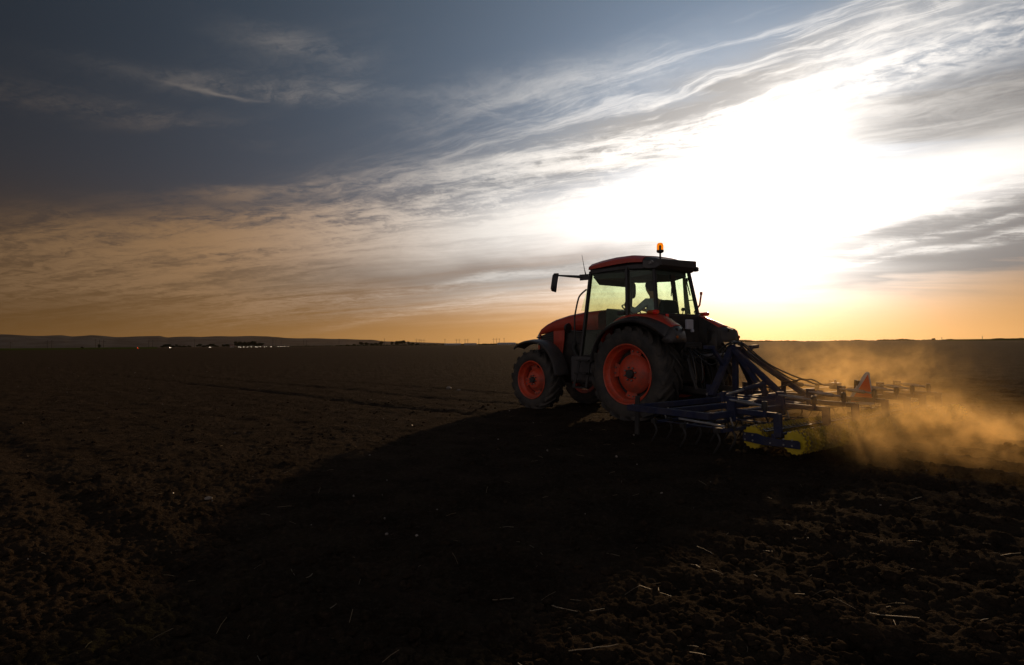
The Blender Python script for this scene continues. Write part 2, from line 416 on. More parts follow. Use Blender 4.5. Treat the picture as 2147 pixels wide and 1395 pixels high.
def ground_mesh():
    a_fine = np.linspace(-52, 52, 1050); a_l = np.linspace(-180, -52, 90)[:-1]; a_r = np.linspace(52, 180, 90)[1:]
    A = np.radians(np.concatenate([a_l, a_fine, a_r]))[:-1]
    # rings: even spacing in depression angle near by, then geometric out to the horizon
    tn = np.linspace(1.3/1.55, 1.3/45, 560); r1 = 1.3/tn
    extra = np.geomspace(45, 14000, 60)[1:]
    Rr = np.concatenate([[.25, .6, 1.0, 1.3], r1, extra])
    # split the widest steps of the middle distance
    out = [Rr[0]]
    for a, b in zip(Rr[:-1], Rr[1:]):
        k = int(min(3, max(1, math.ceil((b-a)/.07)))) if b < 25 else 1
        out += list(a+(b-a)*np.arange(1, k+1)/k)
    Rr = np.array(out)
    nA, nR = len(A), len(Rr)
    x = (Rr[:, None]*np.sin(A)[None]).ravel(); y = (Rr[:, None]*np.cos(A)[None]).ravel()
    z = terrain(x, y)
    co = np.empty((nA*nR+1, 3), np.float32); co[:-1, 0] = x; co[:-1, 1] = y; co[:-1, 2] = z; co[-1] = (0, 0, 0)
    i = np.arange(nR-1)[:, None]*nA; k = np.arange(nA)[None]; k2 = (k+1) % nA
    q = np.stack([i+k2, i+k, i+nA+k, i+nA+k2], -1).reshape(-1, 4)
    tri = np.stack([np.arange(nA), (np.arange(nA)+1) % nA, np.full(nA, nA*nR)], -1)
    me = bpy.data.meshes.new('ground')
    me.vertices.add(len(co)); me.vertices.foreach_set('co', co.ravel())
    nl = q.size+tri.size; me.loops.add(nl); me.loops.foreach_set('vertex_index', np.concatenate([q.ravel(), tri.ravel()]).astype(np.int32))
    me.polygons.add(len(q)+len(tri))
    ls = np.concatenate([np.arange(len(q))*4, q.size+np.arange(len(tri))*3]).astype(np.int32)
    me.polygons.foreach_set('loop_start', ls)
    me.update(calc_edges=True); me.validate()
    me.polygons.foreach_set('use_smooth', [True]*len(me.polygons))
    return me
def soil():
    m = bpy.data.materials.new('tilled_soil'); m.use_nodes = True; n = NT(m.node_tree); b = m.node_tree.nodes['Principled BSDF']
    geo = n.node('ShaderNodeNewGeometry').outputs['Position']
    f1 = n.noise(geo, 1.6, 8, .62); f2 = n.noise(geo, 26, 6, .65); f3 = n.noise(n.vmul(geo, (.02, .02, 0)), 1.0, 4, .6)
    c = n.mix(n.smooth(f1, .3, .7), (.024, .017, .0112), (.050, .036, .0240))
    c = n.mix(n.mul(n.smooth(f2, .45, .75), .6), c, (.080, .059, .040))
    c = n.mix(n.mul(n.smooth(f3, .40, .60), .4), c, (.036, .026, .018))
    n.put(b.inputs['Base Color'], c); b.inputs['Roughness'].default_value = 1.0; b.inputs['Specular IOR Level'].default_value = 0.009
    bn = n.node('ShaderNodeBump'); bn.inputs['Strength'].default_value = 1.0; bn.inputs['Distance'].default_value = .035
    n.put(bn.inputs['Height'], n.add(n.mul(n.noise(geo, 17, 5, .62), 1.2), n.mul(n.noise(geo, 60, 4, .62), .55), n.mul(n.noise(geo, 170, 3, .6), .22)))
    m.node_tree.links.new(bn.outputs[0], b.inputs['Normal'])
    return m
M['soil'] = soil()
gm = ground_mesh(); gm.materials.append(M['soil'])
tag(obj('ground', gm, 'soil'), 'dark tilled field of crumbly brown soil reaching to the horizon', kind='structure')
def th(x, y): return float(terrain(np.array([float(x)]), np.array([float(y)]))[0])

# loose clods
ico = bmesh.new(); bmesh.ops.create_icosphere(ico, subdivisions=2, radius=1); IV = np.array([v.co[:] for v in ico.verts]); IF = np.array([[v.index for v in f.verts] for f in ico.faces]); ico.free()
def clod_field(n):
    V = []; Fc = []; o = 0
    for i in range(n):
        a = R(random.uniform(-50, 50)); rr = 1.9*math.exp(random.random()**1.1*2.1)
        x, y = rr*math.sin(a), rr*math.cos(a)
        right = min(1, max(.25, (x*.85-y*.30+1.2)/3.0))
        if random.random() > right: continue
        sz = random.choice((.008, .010, .012, .014, .018, .022, .028))*random.uniform(.7, 1.25)
        P = IV*sz*np.array([random.uniform(.8, 1.3), random.uniform(.8, 1.3), random.uniform(.6, .95)])
        kx = random.random()*100
        P = P*(0.55+.9*vnoise(IV[:, 0]*1.9+kx+IV[:, 2], IV[:, 1]*1.9+kx*.7-IV[:, 2]*1.2, 3))[:, None]
        P = P+np.array([x, y, th(x, y)+sz*.25]); V.append(P); Fc.append(IF+o); o += len(P)
    me = bpy.data.meshes.new('soil_clods'); V = np.concatenate(V); Fc = np.concatenate(Fc)
    me.from_pydata(V.tolist(), [], Fc.tolist()); me.materials.append(M['soil'])
    me.polygons.foreach_set('use_smooth', [True]*len(me.polygons))
    return me
tag(obj('soil_clods', clod_field(9000), 'soil'), 'loose crumbs and clods of dark soil strewn over the field', kind='stuff')

def stalk_mesh(L, r, bend, seed=0):
    rd = random.Random(seed); mb = MB(); pts = []
    for k in range(6):
        t = k/5-.5; pts.append((t*L, bend*L*(t*t-.1)+rd.uniform(-.01, .01)*L, rd.uniform(0, .03)*L))
    return mb.tube(pts, [r, r, r*1.05, r*.95, r*.9, r*.7], 5)
def litter(n):
    mb = MB()
    for i in range(n):
        a = R(random.uniform(-48, 48)); rr = 2.2*math.exp(random.random()*2.9)
        x, y = rr*math.sin(a), rr*math.cos(a); z = th(x, y)+.006
        L = random.uniform(.02, .10)*(1+rr*.02); q = random.uniform(0, 6.3)
        d = Vector((math.cos(q), math.sin(q), random.uniform(-.15, .5)))*L
        p = Vector((x, y, z)); mid = p+d*.5+Vector((random.uniform(-1, 1), random.uniform(-1, 1), random.uniform(0, 1)))*L*.08
        mb.tube([p, mid, p+d], random.uniform(.0008, .0017)*(1+rr*.05), 4)
    return mb
tag(obj('straw_litter', litter(380), 'straw'), 'short dry straw bits scattered thinly over the soil', kind='stuff')
def chips(n):
    mb = MB()
    for i in range(n):
        a = R(random.uniform(-48, 48)); rr = 4*math.exp(random.random()*2.6)
        x, y = rr*math.sin(a), rr*math.cos(a); z = th(x, y); s = random.uniform(.004, .012)*(1+rr*.03)
        mb.box((x, y, z+s*.6), (s*1.6, s*1.2, s), Matrix.Rotation(random.uniform(0, 6), 3, (random.random(), random.random(), 1)))
    return mb
tag(obj('pale_pebbles', chips(120), 'stone'), 'tiny pale pebbles glinting in the dark soil', kind='stuff')
def gpx(px, py):   # where the line of sight through a photo point meets the level field
    a, e = azel(px, py); dist = CAM_H/math.tan(R(-e)); return Vector((math.sin(R(a))*dist, math.cos(R(a))*dist, 0))
STALKS = [((1183, 1262), .15, -35, .06, 'pale straw stalk lying slantwise in the tractor shadow, thickest in the foreground'),
          ((1055, 1242), .12, 20, .04, 'thin straw stalk lying flat left of the slanting thick stalk'),
          ((1252, 1268), .08, 10, .15, 'short bent straw piece right of the slanting thick stalk'),
          ((1245, 1350), .22, 3, .03, 'long straight straw stalk lying level near the bottom edge'),
          ((600, 1057), .14, 25, .02, 'short straight straw stalk alone in the dark soil left of centre'),
          ((1352, 1230), .07, -40, .05, 'small bright straw bit at the lit edge of the tractor shadow'),
          ((1875, 1290), .20, -28, .10, 'straw tuft stalk lying in sunlit clods at lower right'),
          ((1098, 1380), .07, -45, .08, 'small straw stub at the very bottom of the field'),
          ((690, 1265), .11, 60, .35, 'curved straw stalk standing up a little in deep shadow'),
          ((650, 1198), .07, 80, .5, 'hooked straw bit in the darkest soil left of centre'),
          ((1610, 1145), .06, -15, .1, 'pale straw crumb among clods right of the tractor shadow')]
for i, (p, L, q, bd, lab) in enumerate(STALKS):
    g = gpx(*p); o = obj('straw_stalk', stalk_mesh(L, .0027, bd, i), 'straw', smooth=True)
    o.location = (g.x, g.y, th(g.x, g.y)+.012); o.rotation_euler = (0, R(random.uniform(-6, 6)), R(q)); tag(o, lab, 'straw', 'straw stalks on the soil')
def stone_mesh(s, k):
    P = IV*s*np.array([1.2, .9, .75]); P = P*(.75+.5*vnoise(IV[:, 0]*1.3+k, IV[:, 1]*1.3+IV[:, 2]+k, 5))[:, None]
    mb = MB(); mb.add(P.tolist(), IF.tolist()); return mb
for i, (p, s, lab) in enumerate([((941, 813), .065, 'white stone glinting on the field left of the front wheel'),
                                 ((962, 817), .04, 'smaller white stone just right of the brightest glinting stone'),
                                 ((437, 1044), .028, 'single orange-lit pebble on the dark field at left'),
                                 ((1985, 957), .02, 'pale stone in the settling dust at far right')]):
    g = gpx(*p); o = obj('pale_stone', stone_mesh(s, i*3.3), 'stone'); o.location = (g.x, g.y, th(g.x, g.y)+s*.5); tag(o, lab, 'stone', 'pale stones on the field')

# ------------------------------------------------------------------ far land
def hill_mesh():
    prof = [(-900, 697), (-400, 698), (-150, 699), (0, 701), (40, 703), (90, 704), (130, 703.4), (150, 705.2), (190, 702.8), (240, 706.5), (300, 705.5), (335, 703.8), (350, 707.5), (400, 705.5), (420, 706.2), (470, 705), (560, 704.8), (600, 709), (640, 709.2), (680, 710), (740, 711.5), (780, 712.5), (800, 715.5), (850, 716.5), (900, 718.5), (950, 720.3), (1000, 721.6)]
    pz = [azel(*p) for p in prof]; xs = np.linspace(-900, 1000, 420)
    A = np.array([azel(x, 715)[0] for x in xs]); E = np.interp(A, [p[0] for p in pz], [p[1] for p in pz])
    rings = []
    for fr, dd in ((0, 6500), (.30, 7000), (.62, 7500), (1, 8200), (.75, 9200), (0, 10200)):
        row = []
        for a, e in zip(A, E):
            hgt = max(0, math.tan(R(e))*8200)*fr
            hgt *= 1+(.22*math.sin(a*.55+dd*.004)+.10*math.sin(a*1.7+dd*.01))*(1-fr)*(fr > 0)
            if fr == 1: hgt += max(0, hgt)*.02*math.sin(a*2.3)
            row.append((math.sin(R(a))*dd, math.cos(R(a))*dd, hgt-(2 if fr == 0 else 0)))
        rings.append(row)
    return MB().loft(rings)
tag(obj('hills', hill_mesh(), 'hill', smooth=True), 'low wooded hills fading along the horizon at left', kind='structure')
def strip(px0, px1, d0, d1, z, n=24):
    a = [ground_at(px0+(px1-px0)*k/n, d0)+Vector((0, 0, z)) for k in range(n+1)]
    b = [ground_at(px0+(px1-px0)*k/n, d1)+Vector((0, 0, z+ (d1-d0)*.0016)) for k in range(n+1)]
    return MB().loft([a, b])
tag(obj('crop_strip', strip(-700, 330, 520, 1500, .12), 'green'), 'thin strip of green crop beyond the bare field at left', kind='structure')
tag(obj('crop_strip', strip(1985, 2700, 900, 2600, .2), 'green'), 'thin strip of green crop on the horizon at right', kind='structure')

def leaf_crown(w_, h_, n, seed, z0):
    rd = random.Random(seed); mb = MB()
    lobes = [(rd.uniform(-.32, .32)*w_, rd.uniform(-.32, .32)*w_, z0+h_*rd.uniform(.25, .8), rd.uniform(.22, .36)*w_) for _ in range(6)]
    for i in range(n):
        lx, ly, lz, lr = rd.choice(lobes)
        d = Vector((rd.gauss(0, 1), rd.gauss(0, 1), rd.gauss(0, 1))).normalized()*lr*rd.uniform(.45, 1.05)
        c = Vector((lx, ly, lz))+Vector((d.x, d.y, d.z*h_/w_*.75)); s = w_*rd.uniform(.05, .10)
        a = Vector((rd.gauss(0, 1), rd.gauss(0, 1), rd.gauss(0, 1))).normalized(); b = a.orthogonal().normalized(); e = a.cross(b)
        mb.add([c+b*s, c+e*s*.8, c-b*s*.9, c-e*s], [(0, 1, 2, 3)])
    return mb
TREE_KINDS = []
for k in range(4):
    hh = (9, 11, 7, 5)[k]; ww = (8, 7, 8, 7)[k]
    cm = bpy.data.meshes.new('crown'); mb = leaf_crown(ww, hh*.8, 420, 40+k, hh*.16); cm.from_pydata(mb.v, [], mb.f); cm.materials.append(M['leaf'])
    tm = bpy.data.meshes.new('trunk'); mb = MB().tube([(0, 0, -.3), (.1, 0, hh*.3), (.2, .1, hh*.6), (.1, .3, hh*.8)], [.28, .2, .13, .05], 6)
    mb.tube([(.1, 0, hh*.3), (ww*.2, .2, hh*.55)], [.13, .05], 5); mb.tube([(.12, 0, hh*.38), (-ww*.2, -.3, hh*.62)], [.12, .04], 5)
    tm.from_pydata(mb.v, [], mb.f); tm.materials.append(M['bark']); TREE_KINDS.append((hh, cm, tm))
def tree(px, hpx, dist, kind, label, wide=1.0, name='far_tree', grp='far trees along the horizon'):
    hh, cm, tm = TREE_KINDS[kind]; H = hpx/F_PX*dist; s = H/hh
    p = ground_at(px, dist); e = empty(name, p, random.uniform(0, 6), label, 'tree', grp); e.scale = (s*wide, s*wide, s)
    obj('crown', cm, 'leaf', e); obj('trunk', tm, 'bark', e)
TA = [(345, 6, 3), (352, 8, 2), (362, 5, 3), (371, 8, 1), (378, 5, 3), (386, 5, 3), (396, 5, 2), (419, 8, 2), (428, 5, 3), (436, 6, 3), (445, 8, 2), (452, 5, 3), (468, 7, 1), (476, 7, 3)]
OR = ['first', 'second', 'third', 'fourth', 'fifth', 'sixth', 'seventh', 'eighth', 'ninth', 'tenth', 'eleventh', 'twelfth', 'thirteenth', 'fourteenth', 'fifteenth', 'sixteenth', 'seventeenth', 'eighteenth', 'nineteenth', 'twentieth']
for i, (px, hp, k) in enumerate(TA):
    tree(px, hp, 900, k, f'{OR[i]} bush from the left in the low dark row before the lit house', 1.3)
for i, (px, hp, k) in enumerate([(498, 14, 0), (511, 12, 1), (519, 13, 0), (531, 13, 2), (540, 11, 0), (549, 9, 2)]):
    tree(px, hp, 900, k, f'{OR[i]} tree from the left in the tall dark clump right of the lit house', 1.05)
for i, (px, hp, k) in enumerate([(728, 4, 3), (742, 5, 3), (757, 9, 2), (768, 8, 3), (779, 6, 3), (788, 7, 3), (800, 12, 0), (822, 10, 1), (833, 12, 0), (844, 12, 2), (857, 10, 1), (866, 7, 3), (876, 5, 3)]):
    tree(px, hp, 1100, k, f'{OR[i]} tree from the left in the wood strip at the end of the hills', 1.1)
for i, (px, hp, k) in enumerate([(208, 9, 1), (172, 4, 3)]):
    tree(px, hp, 900, k, ('taller lone bush on the green strip beside two power poles', 'low lone bush on the green strip left of the power poles')[i], .9)
tree(1958, 5, 1200, 2, 'lone small tree on the right horizon above the field edge', 1.0)

def far_wood():
    mb = MB(); rd = random.Random(5)
    for i in range(900):
        px = rd.uniform(1500, 2500); d = 2600+rd.uniform(-60, 60); p = ground_at(px, d)
        e = 2.6+1.2*math.sin(px*.021)+.9*math.sin(px*.057+1)+.8*math.sin(px*.13)
        if px < 1640: e += 1.2
        s = max(1.2, e*rd.uniform(.6, 1.0)); P = IV*np.array([s*1.6, s*1.6, s])+np.array([p.x, p.y, s*.5])
        mb.add(P.tolist(), IF.tolist())
    return mb
tag(obj('far_wood', far_wood(), 'leaf'), 'low unbroken line of far woodland along the right horizon', kind='stuff')
def far_hedge():
    mb = MB(); rd = random.Random(8)
    for i in range(420):
        px = rd.uniform(560, 1130); d = 1300+rd.uniform(-30, 30); p = ground_at(px, d)
        s = rd.uniform(.8, 2.0)*(1.0 if px > 700 else .7); P = IV*np.array([s*2.5, s*2.5, s])+np.array([p.x, p.y, s*.4])
        mb.add(P.tolist(), IF.tolist())
    return mb
tag(obj('far_hedge', far_hedge(), 'leaf'), 'low dark hedge line beyond the field behind the sheds', kind='stuff')

# power poles
def pole_single(h): return MB().tube([(0, 0, -1), (0, 0, h)], [.30, .2], 6), MB().bar((-1.6, 0, h*.93), (1.6, 0, h*.93), .22, .22)
pm, xm = pole_single(14)
def pole(px, hpx, dist, label, double=False, arm=True):
    p = ground_at(px, dist); H = hpx/F_PX*dist; a = azel(px, 720)[0]
    e = empty('power_pole', p, -R(a), label, 'power pole', 'power poles along the horizon')
    wx = .9*dist/F_PX*3.2
    for sgn in ((-1, 1) if double else (0,)):
        obj('post', MB().tube([(sgn*wx, 0, -1), (sgn*wx, 0, H)], [.34*dist/1200, .26*dist/1200], 6), 'pole', e)
    if arm:
        obj('crossarm', MB().bar((-(wx*1.9+.8 if double else 1.9), 0, H*(.80 if double else .88)), ((wx*1.9+.8 if double else 1.9), 0, H*(.80 if double else .88)), .3*dist/1200, .3*dist/1200), 'pole', e)
PP = [(22, 12, 0, 'short power pole near the left edge, before the hills'), (104, 15, 1, 'double power pole before the hills, left of the lone bush'),
      (200, 16, 0, 'single power pole standing at the lone bush on the green strip'), (213, 15, 1, 'double power pole just right of the lone bush'),
      (316, 15, 1, 'double power pole left of the low bush row'), (408, 15, 0, 'single power pole rising from the low bush row'),
      (575, 16, 1, 'double power pole beyond the queue of headlights'), (590, 12, 0, 'short power pole at the right end of the headlights'),
      (640, 13, 1, 'double power pole between the headlights and the wood strip'), (711, 16, 0, 'single tall power pole at the left end of the wood strip'),
      (806, 15, 0, 'single power pole above the middle of the wood strip'), (876, 14, 1, 'double power pole at the right end of the wood strip'),
      (886, 13, 1, 'second double power pole just right of the wood strip end'), (933, 13, 0, 'single power pole left of the two wide double poles'),
      (960, 13, 1, 'left one of the two wide double poles above the pale sheds'), (978, 13, 1, 'right one of the two wide double poles above the pale sheds'),
      (1004, 13, 0, 'single power pole above the dark gap between pale sheds'), (1038, 14, 1, 'double power pole close left of the tractor'),
      (1047, 13, 0, 'single power pole between the double pole and the tractor'), (1057, 14, 0, 'power pole nearest to the tractor front wheel'),
      (1975, 5, 0, 'small far power pole on the right horizon, left one of two'), (2060, 6, 0, 'small far power pole on the right horizon, right one of two')]
for px, hp, dbl, lab in PP: pole(px, hp, 1250 if px < 1500 else 2000, lab, bool(dbl))

# lit house, sheds
def building(name, px, dist, wpx, hpx, depth, wallm, roofm, label, cat, roof_r=.45, win=0):
    p = ground_at(px, dist); a = azel(px, 720)[0]; wd_ = wpx/F_PX*dist; H = hpx/F_PX*dist
    e = empty(name, p, -R(a), label, cat)
    hw = H*(1-roof_r)
    obj('wall', MB().box((0, depth/2, hw/2), (wd_, depth, hw)), wallm, e)
    rf = MB(); ov = .4
    rf.prism([(-wd_/2-ov, -ov, hw), (-wd_/2-ov, depth+ov, hw), (-wd_/2-ov, depth/2, H)], (wd_+2*ov, 0, 0)); obj('roof', rf, roofm, e)
    for k in range(win):
        obj('window', MB().box((-wd_/2+wd_*(k+.5)/win, -.03, hw*.55), (wd_/win*.4, .1, hw*.4)), 'car_glass', e)
    return e
building('farm_house', 486, 880, 6.5, 5, 8, 'wall_pale', 'roof_tile', 'small pale lit house at the left foot of the tall tree clump', 'house', .4, 2)
building('farm_shed', 949, 1180, 34, 3.6, 14, 'wall_shed', 'wall_shed', 'long low pale shed furthest left of the sheds', 'shed', .45, 8)
building('farm_shed', 986, 1180, 26, 3.8, 14, 'wall_shed', 'wall_pale', 'middle low shed with the warmest roof', 'shed', .5, 6)
building('farm_shed', 1062, 1180, 38, 4.2, 14, 'wall_shed', 'wall_shed', 'long low pale shed next to the tractor front wheel', 'shed', .5, 8)

# far cars with headlights on
def far_car():
    e = empty('far_car', (0, 0, 0), 0, None, 'car', 'far cars with headlights lit')
    b = MB(); b.loft([[(x, -.85, .3), (x, .85, .3), (x, .85, z), (x, -.85, z)] for x, z in ((-2.1, .8), (-1.9, .95), (1.0, .95), (2.0, .75), (2.15, .55))], True, True); obj('body', b, 'car', e)
    b = MB(); b.loft([[(-1.6, -.72, .95), (1.0, -.72, .95), (.3, -.6, 1.45), (-1.2, -.6, 1.45)], [(-1.6, .72, .95), (1.0, .72, .95), (.3, .6, 1.45), (-1.2, .6, 1.45)]], True, True); obj('cabin', b, 'car_glass', e)
    for y in (-.6, .6): obj('headlight', MB().box((2.12, y, .66), (.16, .42, .24)), 'headlight', e)
    for x in (-1.3, 1.3):
        for y in (-.8, .8):
            obj('wheel', MB().lathe_y([(.0, -.1), (.32, -.1), (.32, .1), (0, .1)], 12, (x, y, .32)), 'rubber', e)
    return e
proto = far_car()
CARS = [69, 230, 287, 357, 440, 501, 504.5, 511, 518.7, 526.5, 536, 541, 546, 554, 559, 568.6, 583.5, 588, 592, 596, 605]
for i, px in enumerate(CARS):
    o = proto if i == 0 else copy_tree(proto)
    p = ground_at(px, 860); o.location = p; o.rotation_euler = (0, 0, math.atan2(-p.y, -p.x)+R(random.uniform(-9, 9)))
    if i < 5: o['label'] = ('far car with dim lights furthest left on the green strip', 'far car with headlights lit right of the lone bush', 'far car with a red tail lamp beside its lit headlight', 'far car with bright headlights under the low bush row', 'far car with bright headlights just left of the lit house')[i]
    else: o['label'] = f'{OR[i-5]} car from the left in the queue of headlights right of the lit house'
    s = (.5, .8, .8, 1.0, .9)[i] if i < 5 else random.uniform(.45, .75)
    o.scale = (s, s, s)
    if i == 2: obj('tail_light', MB().box((2.2, 1.3, .8), (.1, .5, .3)), 'taillight', o)

# ------------------------------------------------------------------ tractor
TH = R(40)
TO = Vector((2.729, 10.726, 0.0))
tr = empty('tractor', TO, R(130), 'red farm tractor with glazed cab driving away and pulling a cultivator', 'tractor')

def tyre(Rc, half, bead, nl, lug_h, width_ang):
    mb = MB()
    sh = Rc-lug_h
    prof = [(bead, half*.82), (bead+.02, half*.90), (bead+(sh-bead)*.35, half*1.0), (bead+(sh-bead)*.7, half*1.0), (sh-.045, half*.95), (sh-.018, half*.84), (sh, half*.5), (sh+.004, 0)]
    prof = prof+[(r, -y) for r, y in reversed(prof[:-1])]
    mb.lathe_y(prof, 64)
    for side in (1, -1):
        for i in range(nl):
            a0 = 2*math.pi*(i+(0 if side > 0 else .5))/nl
            rings = []
            for k in range(6):
                t = k/5; y = side*half*(.99-1.06*t); a = a0-width_ang*(t**.85)
                rb = (sh-.06 if k == 0 else sh-.025 if k == 1 else sh-.006); rt = Rc-(.030 if k == 0 else .006 if k == 1 else 0)
                tw = (.024+.010*(1-t))/Rc
                ring = []
                for da, r in ((-tw*1.35, rb), (-tw, rt), (tw, rt), (tw*1.35, rb)):
                    ring.append((r*math.cos(a+da), y, r*math.sin(a+da)))
                rings.append(ring)
            mb.loft(rings, True, True)
    return mb
def wheel(loc, Rc, half, flange, hubr, disc_r, nl, out, nb, label=None):
    """out = +1 when the outside face looks to local +y"""
    rim = MB(); f = flange; y0 = half*.86
    prof = [(f, y0+.004), (f+.006, y0+.018), (f-.004, y0+.026), (f-.020, y0+.018), (f-.030, y0-.02), (f-.050, y0-.055), (f-.075, y0-.075), (f-.088, y0-.13), (f-.092, 0.0), (f-.092, -.06), (f-.088, -y0+.02), (f-.02, -y0)]
    rim.lathe_y([(r, y*out) for r, y in prof], 64)
    d = disc_r; g = f-.092
    disc = [(d, .02), (d-.012, .045), (d-.035, .060), (d-.055, .085), (d*.72, .100), (d*.66, .118), (hubr*1.9, .128), (hubr*1.05, .130), (0, .130)]
    rim.lathe_y([(r, y*out) for r, y in disc], 64)
    for k in range(4):
        a = math.pi/4*0+k*math.pi/2
        half_a = .30
        ring = []
        for aa in np.linspace(a-half_a, a+half_a, 7):
            ring.append([(r*math.cos(aa), y*out, r*math.sin(aa)) for r, y in ((d-.03, .052), (d, .045), (g+.004, .055), (g+.004, .030), (d-.03, .018))])
        rim.loft(ring, True, True)
    w_ = obj('wheel', rim, 'wheel_red', tr, smooth=True, label=label); w_.location = loc
    obj('tyre', tyre(Rc, half, f-.012, nl, .042*Rc/.8, R(26)), 'rubber', w_, smooth=True)
    obj('hub', MB().lathe_y([(hubr, .10*out), (hubr, .172*out), (hubr*.9, .182*out), (0, .184*out)], 24), 'matt', w_, smooth=True)
    obj('sun_block_disc', MB().lathe_y([(0, -.05*out), (f-.096, -.05*out), (f-.096, -.02*out), (0, -.02*out)], 32), 'matt', w_)  # added dark disc, blocks sunlight coming through the rim gap
    nutm = None
    for k in range(nb):
        a = 2*math.pi*(k+.5)/nb; r = hubr*1.48
        if nutm is None:
            ob = obj('wheel_nut', MB().lathe_y([(.017*Rc/.8, .0), (.017*Rc/.8, .040*out), (.011, .048*out), (0, .05*out)], 6), 'bolt', w_); nutm = ob.data
        else: ob = obj('wheel_nut', nutm, 'bolt', w_)
        ob.location = (r*math.cos(a), .118*out, r*math.sin(a))
    bm_ = None
    for k in range(4):
        for da in (-.13, .13):
            a = k*math.pi/2+da; r = (d+g)/2+.006
            if bm_ is None:
                ob = obj('rim_bolt', MB().lathe_y([(.013*Rc/.8, 0), (.013*Rc/.8, .024*out), (0, .026*out)], 6), 'bolt', w_); bm_ = ob.data
            else: ob = obj('rim_bolt', bm_, 'bolt', w_)
            ob.location = (r*math.cos(a), .052*out, r*math.sin(a))
    return w_
wl = wheel((0, .79, .765), .82, .265, .515, .078, .345, 20, 1, 8, 'large rear wheel nearer the camera')
wr = wheel((0, -.79, .765), .82, .265, .515, .078, .345, 20, -1, 8, 'large rear wheel on the far side')
wl.rotation_euler = (0, R(-8), 0); wr.rotation_euler = (0, R(23), 0)
fl = wheel((2.52, .77, .565), .615, .205, .385, .062, .250, 17, 1, 8, 'smaller front wheel nearer the camera')
fr = wheel((2.52, -.77, .565), .615, .205, .385, .062, .250, 17, -1, 8, 'smaller front wheel on the far side')
fl.rotation_euler = (0, R(11), R(2.5)); fr.rotation_euler = (0, R(31), R(2.5))

